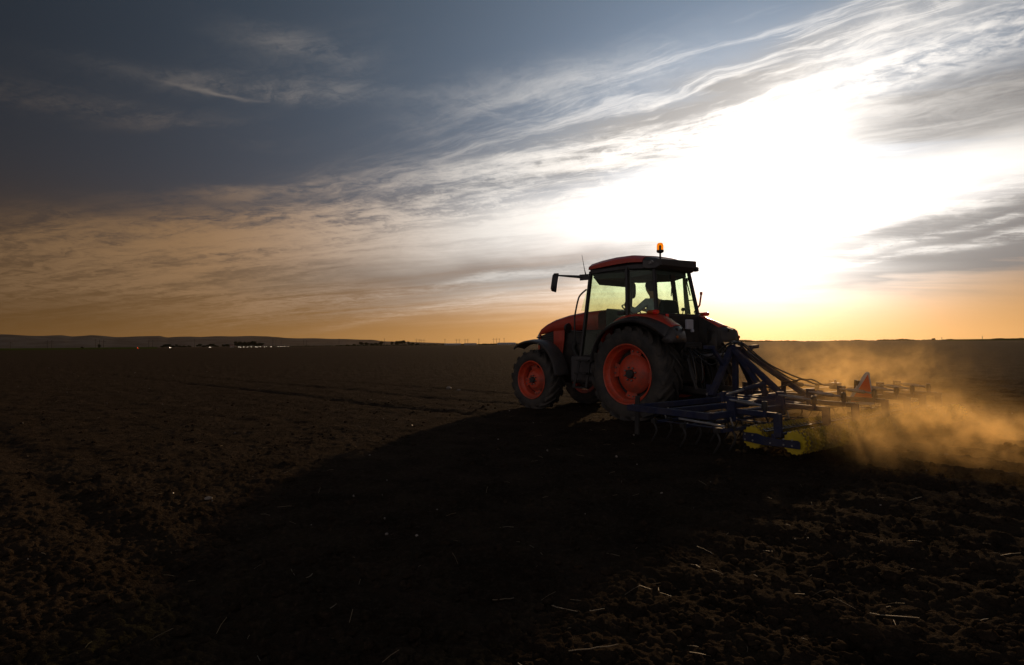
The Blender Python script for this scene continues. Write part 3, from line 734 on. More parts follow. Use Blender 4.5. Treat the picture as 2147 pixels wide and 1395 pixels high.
# rear fenders
def interp(cv, n):
    P = [Vector(p) for p in cv]; out = []
    m = len(P)-1
    for i in range(n):
        t = i/(n-1)*m; k = min(int(t), m-1); f = t-k
        p0, p1, p2, p3 = P[max(k-1, 0)], P[k], P[k+1], P[min(k+2, m)]
        out.append(.5*((2*p1)+(p2-p0)*f+(2*p0-5*p1+4*p2-p3)*f*f+(3*p1-p0-3*p2+p3)*f**3))
    return out
for s, lab in ((1, 'nearer rear fender'), (-1, 'far side rear fender')):
    out_c = [(.83, s*1.06, .90), (.74, s*1.06, 1.22), (.58, s*1.06, 1.46), (.32, s*1.06, 1.625), (-.02, s*1.06, 1.695), (-.34, s*1.06, 1.65), (-.60, s*1.06, 1.535), (-.80, s*1.05, 1.40)]
    mid_c = [(.80, s*.93, .98), (.70, s*.93, 1.30), (.55, s*.93, 1.53), (.31, s*.92, 1.69), (-.02, s*.91, 1.755), (-.33, s*.90, 1.735), (-.60, s*.90, 1.65), (-.84, s*.93, 1.545)]
    inn_c = [(.74, s*.60, 1.05), (.68, s*.60, 1.40), (.56, s*.60, 1.66), (.36, s*.60, 1.78), (.0, s*.58, 1.80), (-.34, s*.56, 1.79), (-.56, s*.54, 1.70), (-.78, s*.56, 1.565)]
    a, b, c = interp(out_c, 26), interp(mid_c, 26), interp(inn_c, 26)
    fd = MB(); fd.loft([[b[i]+(c[i]-b[i])*t+Vector((0, 0, .03*math.sin(math.pi*t))) for t in (0, .25, .5, .75, 1)] for i in range(26)])
    fo = obj('rear_fender', fd, 'red', tr, smooth=True, solid=.02, label=lab)
    lip = MB(); lip.loft([[a[i]+Vector((0, -s*.01, -.05)), a[i], a[i]+(b[i]-a[i])*.35+Vector((0, 0, .012)), b[i]+Vector((0, 0, -.004))] for i in range(26)])
    obj('fender_lip', lip, 'black', fo, smooth=True, solid=.018)
    # rear panel: black, closes the fender behind the wheel
    p = MB()
    o0, m0, i0 = a[-1], b[-1], c[-1]
    rows = [[Vector((-.74, s*1.06, 1.34)), Vector((-.80, s*1.055, 1.405)), Vector((-.85, s*.96, 1.545)), Vector((-.84, s*.74, 1.570)), Vector((-.78, s*.555, 1.56)), Vector((-.60, s*.50, 1.62))],
            [Vector((-.78, s*1.06, 1.32)), Vector((-.87, s*1.055, 1.39)), Vector((-.92, s*.96, 1.495)), Vector((-.905, s*.74, 1.505)), Vector((-.83, s*.545, 1.49)), Vector((-.60, s*.50, 1.49))],
            [Vector((-.80, s*1.06, 1.30)), Vector((-.90, s*1.055, 1.335)), Vector((-.955, s*.96, 1.365)), Vector((-.94, s*.74, 1.365)), Vector((-.86, s*.54, 1.365)), Vector((-.60, s*.50, 1.36))],
            [Vector((-.80, s*1.05, 1.285)), Vector((-.90, s*1.04, 1.29)), Vector((-.955, s*.95, 1.295)), Vector((-.94, s*.74, 1.295)), Vector((-.86, s*.545, 1.295)), Vector((-.60, s*.50, 1.0))]]
    p.loft(rows); obj('fender_end_panel', p, 'black', fo, smooth=True, solid=.02)
    wpan = MB(); wpan.loft([[c[i]+Vector((0, -s*.005, 0)), Vector((c[i].x*.98, s*.50, max(.85, c[i].z-.75)))] for i in range(26)])
    obj('fender_side_wall', wpan, 'matt', fo, smooth=True, solid=.015)
    # lamps
    tl = MB(); tl.loft([[(-.36+x, s*.76+.055*k*math.cos(q), 1.815+.036*k*math.sin(q)) for q in np.linspace(0, 2*math.pi, 13)[:-1]] for x, k in ((.10, .7), (.07, 1), (-.07, 1), (-.095, .8))], True, True)
    t1 = obj('tail_lamp', tl, 'lamp_amber', fo, smooth=True)
    tl = MB(); tl.loft([[(-.36+x, s*.76+.056*k*math.cos(q), 1.815+.037*k*math.sin(q)) for q in np.linspace(0, 2*math.pi, 13)[:-1]] for x, k in ((-.035, 1), (-.085, 1), (-.10, .8))], True, True)
    obj('red_lens', tl, 'lamp_red', t1, smooth=True)
    obj('reflector', MB().lathe_y([(.026, 0), (.026, .012), (0, .016)], 16, (0, 0, 0)), 'lamp_amber', fo).matrix_local = Matrix.Translation((-.955, s*.94, 1.385)) @ Matrix.Rotation(R(90), 4, 'Z')
    for yy in (.70, .88):
        obj('slot', MB().box((-.905, s*yy, 1.505), (.03, .035, .05)), 'hose', fo)

# front mudguards
for s in (1, -1):
    cv = [(3.10, 1.215), (2.95, 1.30), (2.75, 1.355), (2.5, 1.375), (2.25, 1.335), (2.05, 1.225), (1.90, 1.06), (1.80, .86), (1.75, .68)]
    P = interp([(x, 0, z) for x, z in cv], 22); mg = MB()
    rows = []
    for i, p in enumerate(P):
        t = i/21; wo = .99-.05*math.exp(-t*7); wi = .60+.05*math.exp(-t*7)
        nrm = Vector((p.x-2.5, 0, p.z-.56)).normalized()
        rows.append([p+Vector((0, s*wo, 0))-nrm*.055, p+Vector((0, s*(wo-.01), 0))-nrm*.012, p+Vector((0, s*(wo-.05), 0)), p+Vector((0, s*(wo+wi)/2, 0))+nrm*.018, p+Vector((0, s*(wi+.04), 0)), p+Vector((0, s*wi, 0))-nrm*.04])
    mg.loft(rows); f_ = obj('mudguard', mg, 'black', tr, smooth=True, solid=.012)
    obj('stay', MB().tube([(2.45, s*.55, .85), (2.35, s*.60, 1.10), (2.4, s*.72, 1.345)], .022, 6), 'matt', f_)

# hood
HX = [(1.22, 1.925, .37), (1.64, 1.91, .37), (2.08, 1.865, .365), (2.5, 1.785, .355), (2.75, 1.705, .345), (2.90, 1.635, .33), (3.0, 1.565, .30), (3.045, 1.49, .265)]
hd = MB(); rows = []
for x, z, hw in HX:
    zb = 1.56 if x < 2.6 else 1.56-(x-2.6)*.25
    rows.append([(x, hw, zb), (x, hw, z-.075), (x, hw-.025, z-.03), (x, hw*.7, z+.012), (x, 0, z+.035), (x, -hw*.7, z+.012), (x, -hw+.025, z-.03), (x, -hw, z-.075), (x, -hw, zb)])
hd.loft(rows); ho = obj('hood', hd, 'red', tr, smooth=True, solid=.015)
for s in (1, -1):
    pl = MB(); pl.prism([(2.13, s*.372, 1.565), (2.46, s*.365, 1.565), (2.46, s*.365, 1.02), (2.36, s*.365, .96), (2.20, s*.37, 1.10), (2.14, s*.372, 1.40)], (0, -s*.02, 0)); obj('side_panel', pl, 'red', ho, bevel=.006)
    gr = MB(); gr.prism([(2.48, s*.345, 1.555), (2.88, s*.325, 1.475), (2.93, s*.315, 1.12), (2.48, s*.34, 1.05)], (0, -s*.02, 0)); g_ = obj('side_grille', gr, 'hose', ho)
    for k in range(9):
        obj('grille_bar', MB().bar((2.49, s*.350, 1.10+k*.048), (2.885-.002*k, s*.332, 1.12+k*.040), .01, .014), 'black', g_)
    ns = MB(); ns.prism([(2.90, s*.33, 1.50), (3.03, s*.275, 1.46), (3.06, s*.26, 1.10), (2.96, s*.315, 1.08)], (0, -s*.03, 0)); obj('nose_panel', ns, 'red', ho, bevel=.008)
    hl = MB(); hl.loft([[(3.05+dx_, s*y, z) for y, z in ((.10, 1.36), (.255, 1.38), (.27, 1.46), (.22, 1.50), (.10, 1.46))] for dx_ in (-.03, .012)], True, True); obj('headlight', hl, 'lens_clear', ho, bevel=.008)
    obj('headlight_wing', MB().prism([(2.93, s*.328, 1.53), (3.035, s*.283, 1.475), (3.035, s*.283, 1.40), (2.96, s*.318, 1.40)], (0, s*.008, 0)), 'lens_clear', ho, bevel=.003)
obj('front_grille', MB().box((3.02, 0, 1.22), (.05, .5, .30)), 'hose', ho, bevel=.01)
obj('hood_crease', MB().bar((1.3, .374, 1.70), (2.46, .369, 1.625), .006, .012), 'red', ho)
# chassis, engine, axles
obj('engine_block', MB().box((1.75, 0, 1.13), (1.25, .60, .86)).box((1.45, .22, 1.30), (.35, .30, .40)).tube([(1.9, .28, 1.35), (1.9, .36, 1.2), (1.75, .38, 1.0)], .05, 8), 'matt', tr, bevel=.02)
obj('front_frame', MB().box((2.55, 0, .78), (1.0, .46, .30)).box((3.05, 0, .85), (.16, .55, .34)), 'matt', tr, bevel=.02)
obj('front_axle', MB().bar((2.52, -.58, .56), (2.52, .58, .56), .16, .17).box((2.52, 0, .60), (.28, .34, .26)), 'matt', tr, bevel=.02)
obj('transmission_housing', MB().box((.55, 0, .82), (1.9, .50, .50)).box((-.35, 0, .95), (.55, .62, .70)), 'matt', tr, bevel=.03)
obj('rear_axle', MB().tube([(0, -.55, .765), (0, .55, .765)], [.16, .16], 16), 'matt', tr)
for s in (1, -1):
    obj('fuel_tank', MB().box((1.15, s*.56, .80), (.95, .38, .52)), 'black', tr, bevel=.06)
lad = MB()
obj('step_frame', MB().bar((1.38, .90, .46), (1.24, .86, 1.0), .02, .05).bar((1.06, .90, .46), (.98, .86, 1.0), .02, .05), 'matt', tr)
for x, z in ((1.215, .475), (1.165, .74), (1.11, .98)):
    obj('step', MB().box((x, .885, z), (.32, .13, .03)), 'matt', tr, bevel=.008)
# cab floor and rear wall
obj('cab_base', MB().box((.55, 0, 1.12), (1.5, 1.18, .16)).box((-.35, 0, 1.45), (.14, 1.06, .66)), 'matt', tr, bevel=.02)
obj('rear_sill', MB().bar((-.36, -.62, 1.775), (-.36, .62, 1.775), .08, .06), 'frame', tr, bevel=.01)

# cab frame
A0, A1 = (1.36, .70, 1.02), (1.165, .605, 2.66)
B0, B1 = (.18, .745, 1.76), (.245, .66, 2.64)
C0, C1 = (-.34, .625, 1.77), (-.215, .515, 2.62)
def my(p, s): return Vector((p[0], p[1]*s, p[2]))
for s in (1, -1):
    obj('cab_pillar', MB().bar(my(A0, s), my(A1, s), .05, .075, (0, s, 0)), 'frame', tr, bevel=.01)
    obj('cab_pillar', MB().bar(my(B0, s), my(B1, s), .05, .10, (0, s, 0)), 'frame', tr, bevel=.01)
    obj('cab_pillar', MB().bar(my(C0, s), my(C1, s), .05, .07, (0, s, 0)), 'frame', tr, bevel=.01)
    obj('cab_rail', MB().bar(my(A1, s), my(B1, s), .05, .07).bar(my(B1, s), my(C1, s), .05, .07), 'frame', tr, bevel=.01)
    obj('cab_waist', MB().bar(my(B0, s), my(C0, s), .05, .06), 'frame', tr, bevel=.01)
    # door frame foot, curving round the wheel
    dl = interp([my(B0, s), Vector((.40, s*.745, 1.74)), Vector((.62, s*.735, 1.58)), Vector((.80, s*.725, 1.35)), Vector((.98, s*.715, 1.10)), Vector((1.36, s*.705, 1.04))], 18)
    obj('door_frame', MB().tube(dl, .026, 8), 'frame', tr, smooth=True)
    gl = [my(A0, s)+Vector((0, 0, .05))]+[p for p in reversed(dl)]+[my(B1, s), my(A1, s)]
    d_ = obj('door_glass', MB().prism(gl, (0, -s*.006, 0)), 'glass', tr)
    obj('quarter_glass', MB().prism([my(B0, s), my(C0, s), my(C1, s), my(B1, s)], (0, -s*.006, 0)), 'glass', tr)
    hb = MB(); hb.box((.32, s*.765, 1.83), (.16, .03, .05)); obj('door_handle', hb, 'frame', d_, bevel=.008)
obj('windscreen', MB().prism([my(A0, 1)+Vector((.02, -.03, .9)), my(A0, -1)+Vector((.02, .03, .9)), my(A1, -1)+Vector((.02, .03, 0)), my(A1, 1)+Vector((.02, -.03, 0))], (-.006, 0, 0)), 'glass', tr)
obj('rear_glass', MB().prism([my(C0, 1)+Vector((-.01, -.03, 0)), my(C0, -1)+Vector((-.01, .03, 0)), my(C1, -1)+Vector((-.01, .03, 0)), my(C1, 1)+Vector((-.01, -.03, 0))], (.006, 0, 0)), 'glass', tr)
obj('front_rail', MB().bar(my(A1, 1), my(A1, -1), .06, .07), 'frame', tr, bevel=.01)
obj('rear_rail', MB().bar(my(C1, 1), my(C1, -1), .06, .06), 'frame', tr, bevel=.01)
obj('headliner', MB().loft([[(1.18, .60, 2.62), (1.18, -.60, 2.62)], [(1.0, .62, 2.50), (1.0, -.62, 2.50)], [(.22, .64, 2.46), (.22, -.64, 2.46)], [(-.18, .50, 2.50), (-.18, -.50, 2.50)]]), 'inside', tr, solid=-.10)
# roof
def roof_ring(x, hw, zb, zt, crown):
    pts = []
    for t in np.linspace(-1, 1, 13):
        y = hw*math.copysign(abs(t)**.8, t); z = zt+crown*(1-abs(t)**2.2)-(.05 if abs(t) == 1 else 0)
        pts.append((x, y, z))
    return [(x, -hw, zb)]+pts+[(x, hw, zb)]
rf = MB(); rf.loft([roof_ring(1.24, .60, 2.70, 2.755, .02), roof_ring(1.18, .655, 2.695, 2.795, .03), roof_ring(.9, .68, 2.70, 2.825, .04), roof_ring(.55, .69, 2.715, 2.845, .045), roof_ring(.2, .69, 2.72, 2.84, .045), roof_ring(-.08, .67, 2.70, 2.79, .05)], True, True)
ro = obj('roof', rf, 'red', tr, smooth=True, bevel=.012)
un = MB(); un.loft([roof_ring(1.22, .60, 2.63, 2.705, 0), roof_ring(1.1, .645, 2.61, 2.705, 0), roof_ring(.75, .67, 2.62, 2.715, 0), roof_ring(.2, .675, 2.61, 2.725, 0), roof_ring(-.1, .655, 2.59, 2.71, 0)], True, True)
obj('roof_underside', un, 'black', ro, smooth=True)
rr_ = MB(); rr_.loft([roof_ring(-.085, .672, 2.60, 2.785, .04), roof_ring(-.18, .63, 2.575, 2.765, .03), roof_ring(-.28, .57, 2.58, 2.745, .02), roof_ring(-.34, .53, 2.62, 2.735, .01)], True, True)
obj('roof_rear_section', rr_, 'black', ro, smooth=True, bevel=.012)
rb = MB(); rb.loft([[(-.27, y, z) for y, z in ((-.56, 2.62), (.54, 2.605), (.545, 2.745), (-.56, 2.79))], [(-.375, y, z) for y, z in ((-.545, 2.64), (.52, 2.625), (.525, 2.735), (-.545, 2.78))]], True, True)
rbo = obj('roof_light_bar', rb, 'black', ro, bevel=.015)
obj('work_light', MB().box((-.335, -.575, 2.635), (.10, .07, .085)), 'frame', rbo, bevel=.015)
obj('marker_lens', MB().box((-.379, -.49, 2.742), (.014, .03, .022)), 'lamp_amber', rbo)
bd = MB(); ring = []
for k in range(28):
    q = 2*math.pi*k/28; ring.append((.072*math.cos(q), .033*math.sin(q)))
# badge: raised oval ring with a small mark inside, on the roof corner
bdm = Matrix.Translation((-.235, .648, 2.683)) @ Matrix.Rotation(R(165), 4, 'Z') @ Matrix.Rotation(R(-90), 4, 'X')
b1 = MB(); b1.loft([[(x*k, y*k, z) for x, y in ring] for k, z in ((1, 0), (1, .012), (.80, .012), (.80, .002))], True)
o = obj('badge', b1, 'badge', ro); o.matrix_local = bdm
o2 = obj('badge_mark', MB().box((0, 0, .004), (.055, .012, .008)).box((.016, .006, .004), (.012, .024, .008)), 'badge', o)
# beacon
bx, by, bz = -.39, .575, 2.75
bs = obj('beacon', MB().tube([(bx, by, bz-.06), (bx, by, bz+.085)], .016, 8).lathe_z([(.03, .075), (.052, .085), (.060, .10), (.060, .125), (.0, .126)], 20, (bx, by, bz)), 'frame', ro, smooth=True)
obj('dome', MB().lathe_z([(.056, .126), (.056, .20), (.050, .228), (.034, .245), (0, .252)], 20, (bx, by, bz)), 'amber', bs, smooth=True)
obj('rotor', MB().box((bx, by, bz+.165), (.024, .03, .07)).tube([(bx, by, bz+.12), (bx, by, bz+.21)], .012, 8), 'matt', bs)
# antenna, mirror, rails
obj('antenna', MB().tube([(1.25, .66, 2.60), (1.265, .68, 2.70), (1.31, .70, 2.99)], [.014, .007, .003], 6).box((1.25, .66, 2.60), (.14, .06, .02)), 'hose', tr)
ma = obj('mirror_arm', MB().bar((1.20, .64, 2.56), (1.32, .76, 2.55), .05, .11).tube([(1.28, .72, 2.56), (1.62, 1.06, 2.60)], [.032, .015], 8).tube([(1.62, 1.06, 2.6), (1.66, 1.12, 2.6), (1.665, 1.13, 2.40)], .012, 6), 'hose', tr, bevel=.006)
mr = MB(); mrm = Matrix.Translation((1.625, 1.09, 2.46)) @ Matrix.Rotation(R(44.5), 4, 'Z') @ Matrix.Rotation(R(-9), 4, 'Y')
ov = [(.105*math.copysign(abs(math.cos(q))**.6, math.cos(q)), .185*math.copysign(abs(math.sin(q))**.6, math.sin(q))) for q in np.linspace(0, 2*math.pi, 25)[:-1]]
mr.loft([[(x, y*k, z*k) for y, z in ov] for x, k in ((.085, .70), (.06, .93), (-.015, 1), (-.03, .97))], True, True)
m1 = obj('mirror', mr, 'hose', ma, smooth=True); m1.matrix_local = mrm
obj('mirror_face', MB().loft([[(x, y*k, z*k) for y, z in ov] for x, k in ((-.03, .88), (-.034, .88))], True, True), 'mirror', m1)
m2 = obj('mirror', mr, 'hose', tr, smooth=True, label='mirror on the far side of the cab'); M2L = Matrix.Translation((1.55, -1.06, 2.42)) @ Matrix.Rotation(R(-38), 4, 'Z'); m2.matrix_local = M2L
obj('mirror_bracket', MB().tube([(1.20, -.64, 2.58), (1.55, -1.05, 2.58), (1.57, -1.06, 2.45)], .014, 6), 'hose', m2).matrix_local = M2L.inverted()
obj('grab_rail', MB().tube(interp([(1.20, .70, 2.32), (1.28, .78, 2.22), (1.33, .80, 2.12), (1.41, .80, 1.86), (1.425, .80, 1.75), (1.425, .79, 1.35), (1.38, .72, 1.30)], 20), .016, 8), 'hose', tr, smooth=True)
obj('grab_rail', MB().tube([(-.28, -.64, 1.82), (-.10, -.88, 1.87), (-.20, -.90, 2.0), (-.235, -.90, 2.2)], .017, 8).tube([(-.233, -.90, 2.19), (-.236, -.90, 2.245)], .026, 8), 'red', tr, smooth=True)
sl = MB(); sl.loft([[(x, .60+.085*k*math.cos(q), 1.60+.10*k*math.sin(q)) for q in np.linspace(0, 2*math.pi, 17)[:-1]] for x, k in ((1.78, 1), (1.80, 1), (1.85, .8), (1.87, .3))], True, True)
obj('work_lamp', sl, 'hose', tr, smooth=True)
obj('lamp_stay', MB().tube([(1.5, .45, 1.52), (1.8, .56, 1.55)], .014, 6), 'hose', tr)
obj('position_lamp', MB().tube([(2.62, .62, 1.36), (2.62, .62, 1.42)], .012, 6).box((2.62, .62, 1.43), (.10, .07, .025)), 'hose', tr)
# cab inside
st = obj('seat', MB().box((.10, 0, 1.47), (.50, .50, .14)).box((.10, 0, 1.28), (.34, .34, .26)), 'seat', tr, bevel=.04)
obj('backrest', MB().loft([[(-.14+lean, y*k, z) for y in (-.24, -.12, .12, .24)]+[(-.02+lean, y*k, z) for y in (.24, .12, -.12, -.24)] for z, k, lean in ((1.50, .95, .0), (1.75, 1.0, -.03), (1.98, .9, -.06), (2.06, .7, -.07))], True, True), 'seat', st, smooth=True, bevel=.03)
for s in (1, -1): obj('armrest', MB().box((.14, s*.31, 1.70), (.36, .07, .06)), 'seat', st, bevel=.02)
obj('dashboard', MB().loft([[(.85, -.22, 1.2), (.85, .22, 1.2), (1.15, .26, 1.2), (1.15, -.26, 1.2)], [(.80, -.24, 1.80), (.80, .24, 1.80), (1.12, .26, 1.90), (1.12, -.26, 1.90)], [(.86, -.20, 1.92), (.86, .20, 1.92), (1.12, .24, 1.97), (1.12, -.24, 1.97)]], True, True), 'inside', tr, bevel=.02)
sw = MB(); swp = [(.0, .19*math.cos(q), .19*math.sin(q)) for q in np.linspace(0, 2*math.pi, 25)]
sw.tube(swp, .014, 6, caps=False); sw.tube([(0, -.19, 0), (0, .19, 0)], .010, 6); sw.tube([(0, 0, 0), (.0, 0, -.19)], .010, 6); sw.tube([(0, 0, 0), (.25, 0, 0)], .022, 8)
so_ = obj('steering_wheel', sw, 'hose', tr, smooth=True); so_.matrix_local = Matrix.Translation((.70, 0, 1.93)) @ Matrix.Rotation(R(58), 4, 'Y')
obj('console', MB().box((.25, -.46, 1.52), (.75, .20, .50)), 'inside', tr, bevel=.03)
obj('lever', MB().tube([(.45, -.42, 1.76), (.40, -.42, 1.92)], .009, 6).lathe_z([(0, .14), (.028, .15), (.032, .18), (.018, .20), (0, .205)], 12, (.40, -.42, 1.76)), 'hose', tr)
obj('lever', MB().tube([(-.22, -.30, 1.76), (-.24, -.30, 1.88)], .009, 6).lathe_z([(0, .10), (.034, .115), (.040, .14), (.026, .165), (0, .17)], 12, (-.24, -.30, 1.76)), 'hose', tr)
obj('side_blind', MB().loft([[(-.04, -.665, 1.82), (-.04, -.60, 2.52)], [(-.18, -.635, 1.82), (-.13, -.56, 2.52)]]), 'blind', tr, solid=.01)
obj('cross_bar', MB().tube([(-.05, -.66, 2.08), (-.27, -.60, 2.08)], .01, 6), 'hose', tr)
obj('sun_visor', MB().prism([(1.13, .58, 2.56), (1.13, -.58, 2.56), (1.17, -.58, 2.42), (1.17, .36, 2.42)], (.012, 0, 0)), 'inside', tr)
wp = obj('rear_wiper', MB().box((-.235, .02, 2.46), (.05, .12, .09)).tube([(-.25, .02, 2.45), (-.30, .14, 2.20)], [.012, .006], 6).tube([(-.29, .115, 2.27), (-.33, .19, 2.11)], .009, 6), 'hose', tr)
obj('inside_handle', MB().tube(interp([(-.20, -.50, 2.42), (-.24, -.46, 2.46), (-.25, -.40, 2.44), (-.30, -.44, 2.15)], 12), .012, 6), 'hose', tr, smooth=True)
obj('small_mirror', MB().lathe_y([(0, -.01), (.07, -.01), (.07, .012), (0, .016)], 18), 'hose', tr).matrix_local = Matrix.Translation((.30, .60, 1.98)) @ Matrix.Rotation(R(75), 4, 'Z')
# rear hitch
pb = obj('plate_holder', MB().box((-.56, 0.0, 1.61), (.05, .19, .17)), 'white_plastic', tr, bevel=.012)
obj('plate_lamp', MB().box((-.58, -.06, 1.50), (.05, .05, .05)), 'white_plastic', pb, bevel=.01)
obj('plate_bracket', MB().box((-.49, 0, 1.58), (.10, .10, .06)), 'matt', pb)
obj('lit_fender_strip', MB().box((-.46, .50, 1.70), (.03, .06, .17)), 'lamp_red', tr, bevel=.006)  # added, faintly glowing; stands in for the lit red inner fender edge
for s in (1, -1):
    obj('lower_link', MB().bar((-.25, s*.33, .56), (-1.36, s*.44, .47), .05, .10), 'matt', tr, bevel=.012)
    obj('lift_rod', MB().tube([(-.95, s*.42, .53), (-.80, s*.42, 1.02)], .028, 8).tube([(-.90, s*.42, .68), (-.84, s*.42, .88)], .042, 8), 'matt', tr)
    obj('lift_arm', MB().bar((-.42, s*.30, 1.14), (-.82, s*.42, 1.02), .06, .10), 'matt', tr, bevel=.012)
    obj('lift_cylinder', MB().tube([(-.45, s*.38, .66), (-.66, s*.40, 1.05)], .04, 10), 'matt', tr)
obj('top_link', MB().tube([(-.55, 0, 1.02), (-1.30, 0, 1.10)], .026, 8).tube([(-.75, 0, 1.042), (-1.10, 0, 1.079)], .04, 10), 'steel', tr)
obj('drawbar', MB().bar((-.3, 0, .42), (-.95, 0, .42), .10, .06).box((-.95, 0, .45), (.14, .16, .12)), 'matt', tr, bevel=.012)
obj('coupling_block', MB().box((-.62, .10, 1.20), (.12, .44, .10)).tube([(-.68, .25, 1.2), (-.76, .25, 1.2)], .025, 8).tube([(-.68, .12, 1.2), (-.76, .12, 1.2)], .025, 8).tube([(-.68, -.02, 1.2), (-.76, -.02, 1.2)], .025, 8), 'matt', tr, bevel=.01)
for k, (y0, sag, x1, y1, z1) in enumerate([(.25, .62, -.70, .30, .80), (.20, .48, -.75, -.05, .9), (.02, .66, -.72, .16, .72), (-.10, .55, -.7, -.3, .9)]):
    obj('hydraulic_hose', MB().tube(interp([(-.68, y0, 1.18), (-.80, y0+.02, 1.02), (-.86, (y0+y1)/2, sag), (-.78, y1, z1-.05), (-.62, y1, z1+.12)], 18), .012, 6), 'hose', tr, smooth=True)

# ------------------------------------------------------------------ driver
def to_world(root_loc, rz, p): return Matrix.Translation(root_loc) @ Matrix.Rotation(rz, 4, 'Z') @ Vector(p)
dp = to_world(TO, R(130), (.10, 0, 1.54))
dr = empty('person', dp, R(130), 'person in a pale shirt sitting in the cab with both hands on the wheel', 'person')
def skin_obj(name, joints, edges, m, parent, sub=2, root=0):
    me = bpy.data.meshes.new(name); me.from_pydata([j[0] for j in joints], edges, []); me.materials.append(M[m])
    o = bpy.data.objects.new(name, me); COL.objects.link(o); o.parent = parent
    o.modifiers.new('skin', 'SKIN')
    if not me.skin_vertices: 
        bm = bmesh.new(); bm.from_mesh(me); bm.verts.layers.skin.verify(); bm.to_mesh(me); bm.free()
    for i, j in enumerate(joints):
        sv = me.skin_vertices[0].data[i]; r = j[1]; sv.radius = r if isinstance(r, tuple) else (r, r); sv.use_root = (i == root)
    md = o.modifiers.new('sub', 'SUBSURF'); md.levels = sub; md.render_levels = sub
    o.modifiers['skin'].use_smooth_shade = True
    return o
J = [((0, 0, .08), (.15, .12)), ((.02, 0, .28), (.14, .11)), ((.05, 0, .46), (.15, .11)), ((.08, 0, .56), (.065, .06)), ((.11, 0, .64), .055), ((.15, 0, .72), (.085, .08)), ((.16, 0, .82), (.08, .075)),
     ((.08, .20, .50), .06), ((.27, .27, .34), .045), ((.50, .16, .40), .030), ((.57, .13, .42), (.034, .02)),
     ((.08, -.20, .50), .06), ((.27, -.27, .34), .045), ((.50, -.16, .40), .030), ((.57, -.13, .42), (.034, .02)),
     ((.06, .11, .06), .095), ((.45, .15, .08), .065), ((.55, .16, -.32), .045), ((.68, .16, -.36), .038),
     ((.06, -.11, .06), .095), ((.45, -.15, .08), .065), ((.55, -.16, -.32), .045), ((.68, -.16, -.36), .038),
     ((.245, 0, .745), .014), ((.15, .088, .745), .018), ((.15, -.088, .745), .018)]
Ed = [(0, 1), (1, 2), (2, 3), (3, 4), (4, 5), (5, 6), (2, 7), (7, 8), (8, 9), (9, 10), (2, 11), (11, 12), (12, 13), (13, 14), (0, 15), (15, 16), (16, 17), (17, 18), (0, 19), (19, 20), (20, 21), (21, 22), (5, 23), (5, 24), (5, 25)]
for s, hnd in ((1, 10), (-1, 14)):
    hx, hy, hz_ = J[hnd][0]
    for k, (oy, ln) in enumerate(((.026, .85), (.009, 1.0), (-.008, .95), (-.025, .75))):
        i = len(J); J += [((hx+.03, hy+s*oy, hz_+.012), .0095), ((hx+.03+.028*ln, hy+s*oy, hz_+.004), .009), ((hx+.026+.03*ln, hy+s*oy, hz_-.026*ln), .0075)]
        Ed += [(hnd, i), (i, i+1), (i+1, i+2)]
    i = len(J); J += [((hx+.005, hy-s*.032, hz_-.012), .011), ((hx+.035, hy-s*.030, hz_-.030), .008)]; Ed += [(hnd, i), (i, i+1)]
bo = skin_obj('body', J, Ed, 'skin', dr)
SH = [((0, 0, .05), (.165, .14)), ((.02, 0, .28), (.16, .13)), ((.05, 0, .46), (.165, .13)), ((.075, 0, .545), (.08, .075)), ((.08, .21, .50), .078), ((.27, .28, .34), .064), ((.43, .195, .38), .050), ((.08, -.21, .50), .078), ((.27, -.28, .34), .064), ((.43, -.195, .38), .050)]
skin_obj('shirt', SH, [(0, 1), (1, 2), (2, 3), (2, 4), (4, 5), (5, 6), (2, 7), (7, 8), (8, 9)], 'shirt', dr)
TRS = [((0, 0, .06), (.165, .13)), ((.06, .11, .06), .105), ((.45, .15, .08), .078), ((.55, .16, -.28), .060), ((.06, -.11, .06), .105), ((.45, -.15, .08), .078), ((.55, -.16, -.28), .060)]
skin_obj('trousers', TRS, [(0, 1), (1, 2), (2, 3), (0, 4), (4, 5), (5, 6)], 'denim', dr)
obj('cap', MB().lathe_z([(.098, 0), (.102, .03), (.095, .07), (.065, .10), (0, .112)], 20, (.145, 0, .785)), 'hair', dr, smooth=True)
obj('hair', MB().lathe_z([(.080, -.08), (.092, -.04), (.097, .0)], 18, (.138, 0, .785)), 'hair', dr, smooth=True)
for y in (.034, -.034): obj('eye', MB().lathe_z([(0, -.011), (.008, -.007), (.011, 0), (.008, .007), (0, .011)], 8, (.222, y, .775)), 'eye', dr)

# ------------------------------------------------------------------ cultivator
YAW = R(5.5)
CO = to_world(TO, R(130), (-1.38, 0, 0))
cu = empty('cultivator', CO, R(130)-YAW, 'blue tractor-mounted cultivator with yellow toothed rollers raising dust', 'cultivator')
def cb(name, p0, p1, w_, h_, m='blue', b=.008, parent=None, up=(0, 0, 1)): return obj(name, MB().bar(p0, p1, w_, h_, up), m, parent or cu, bevel=b)
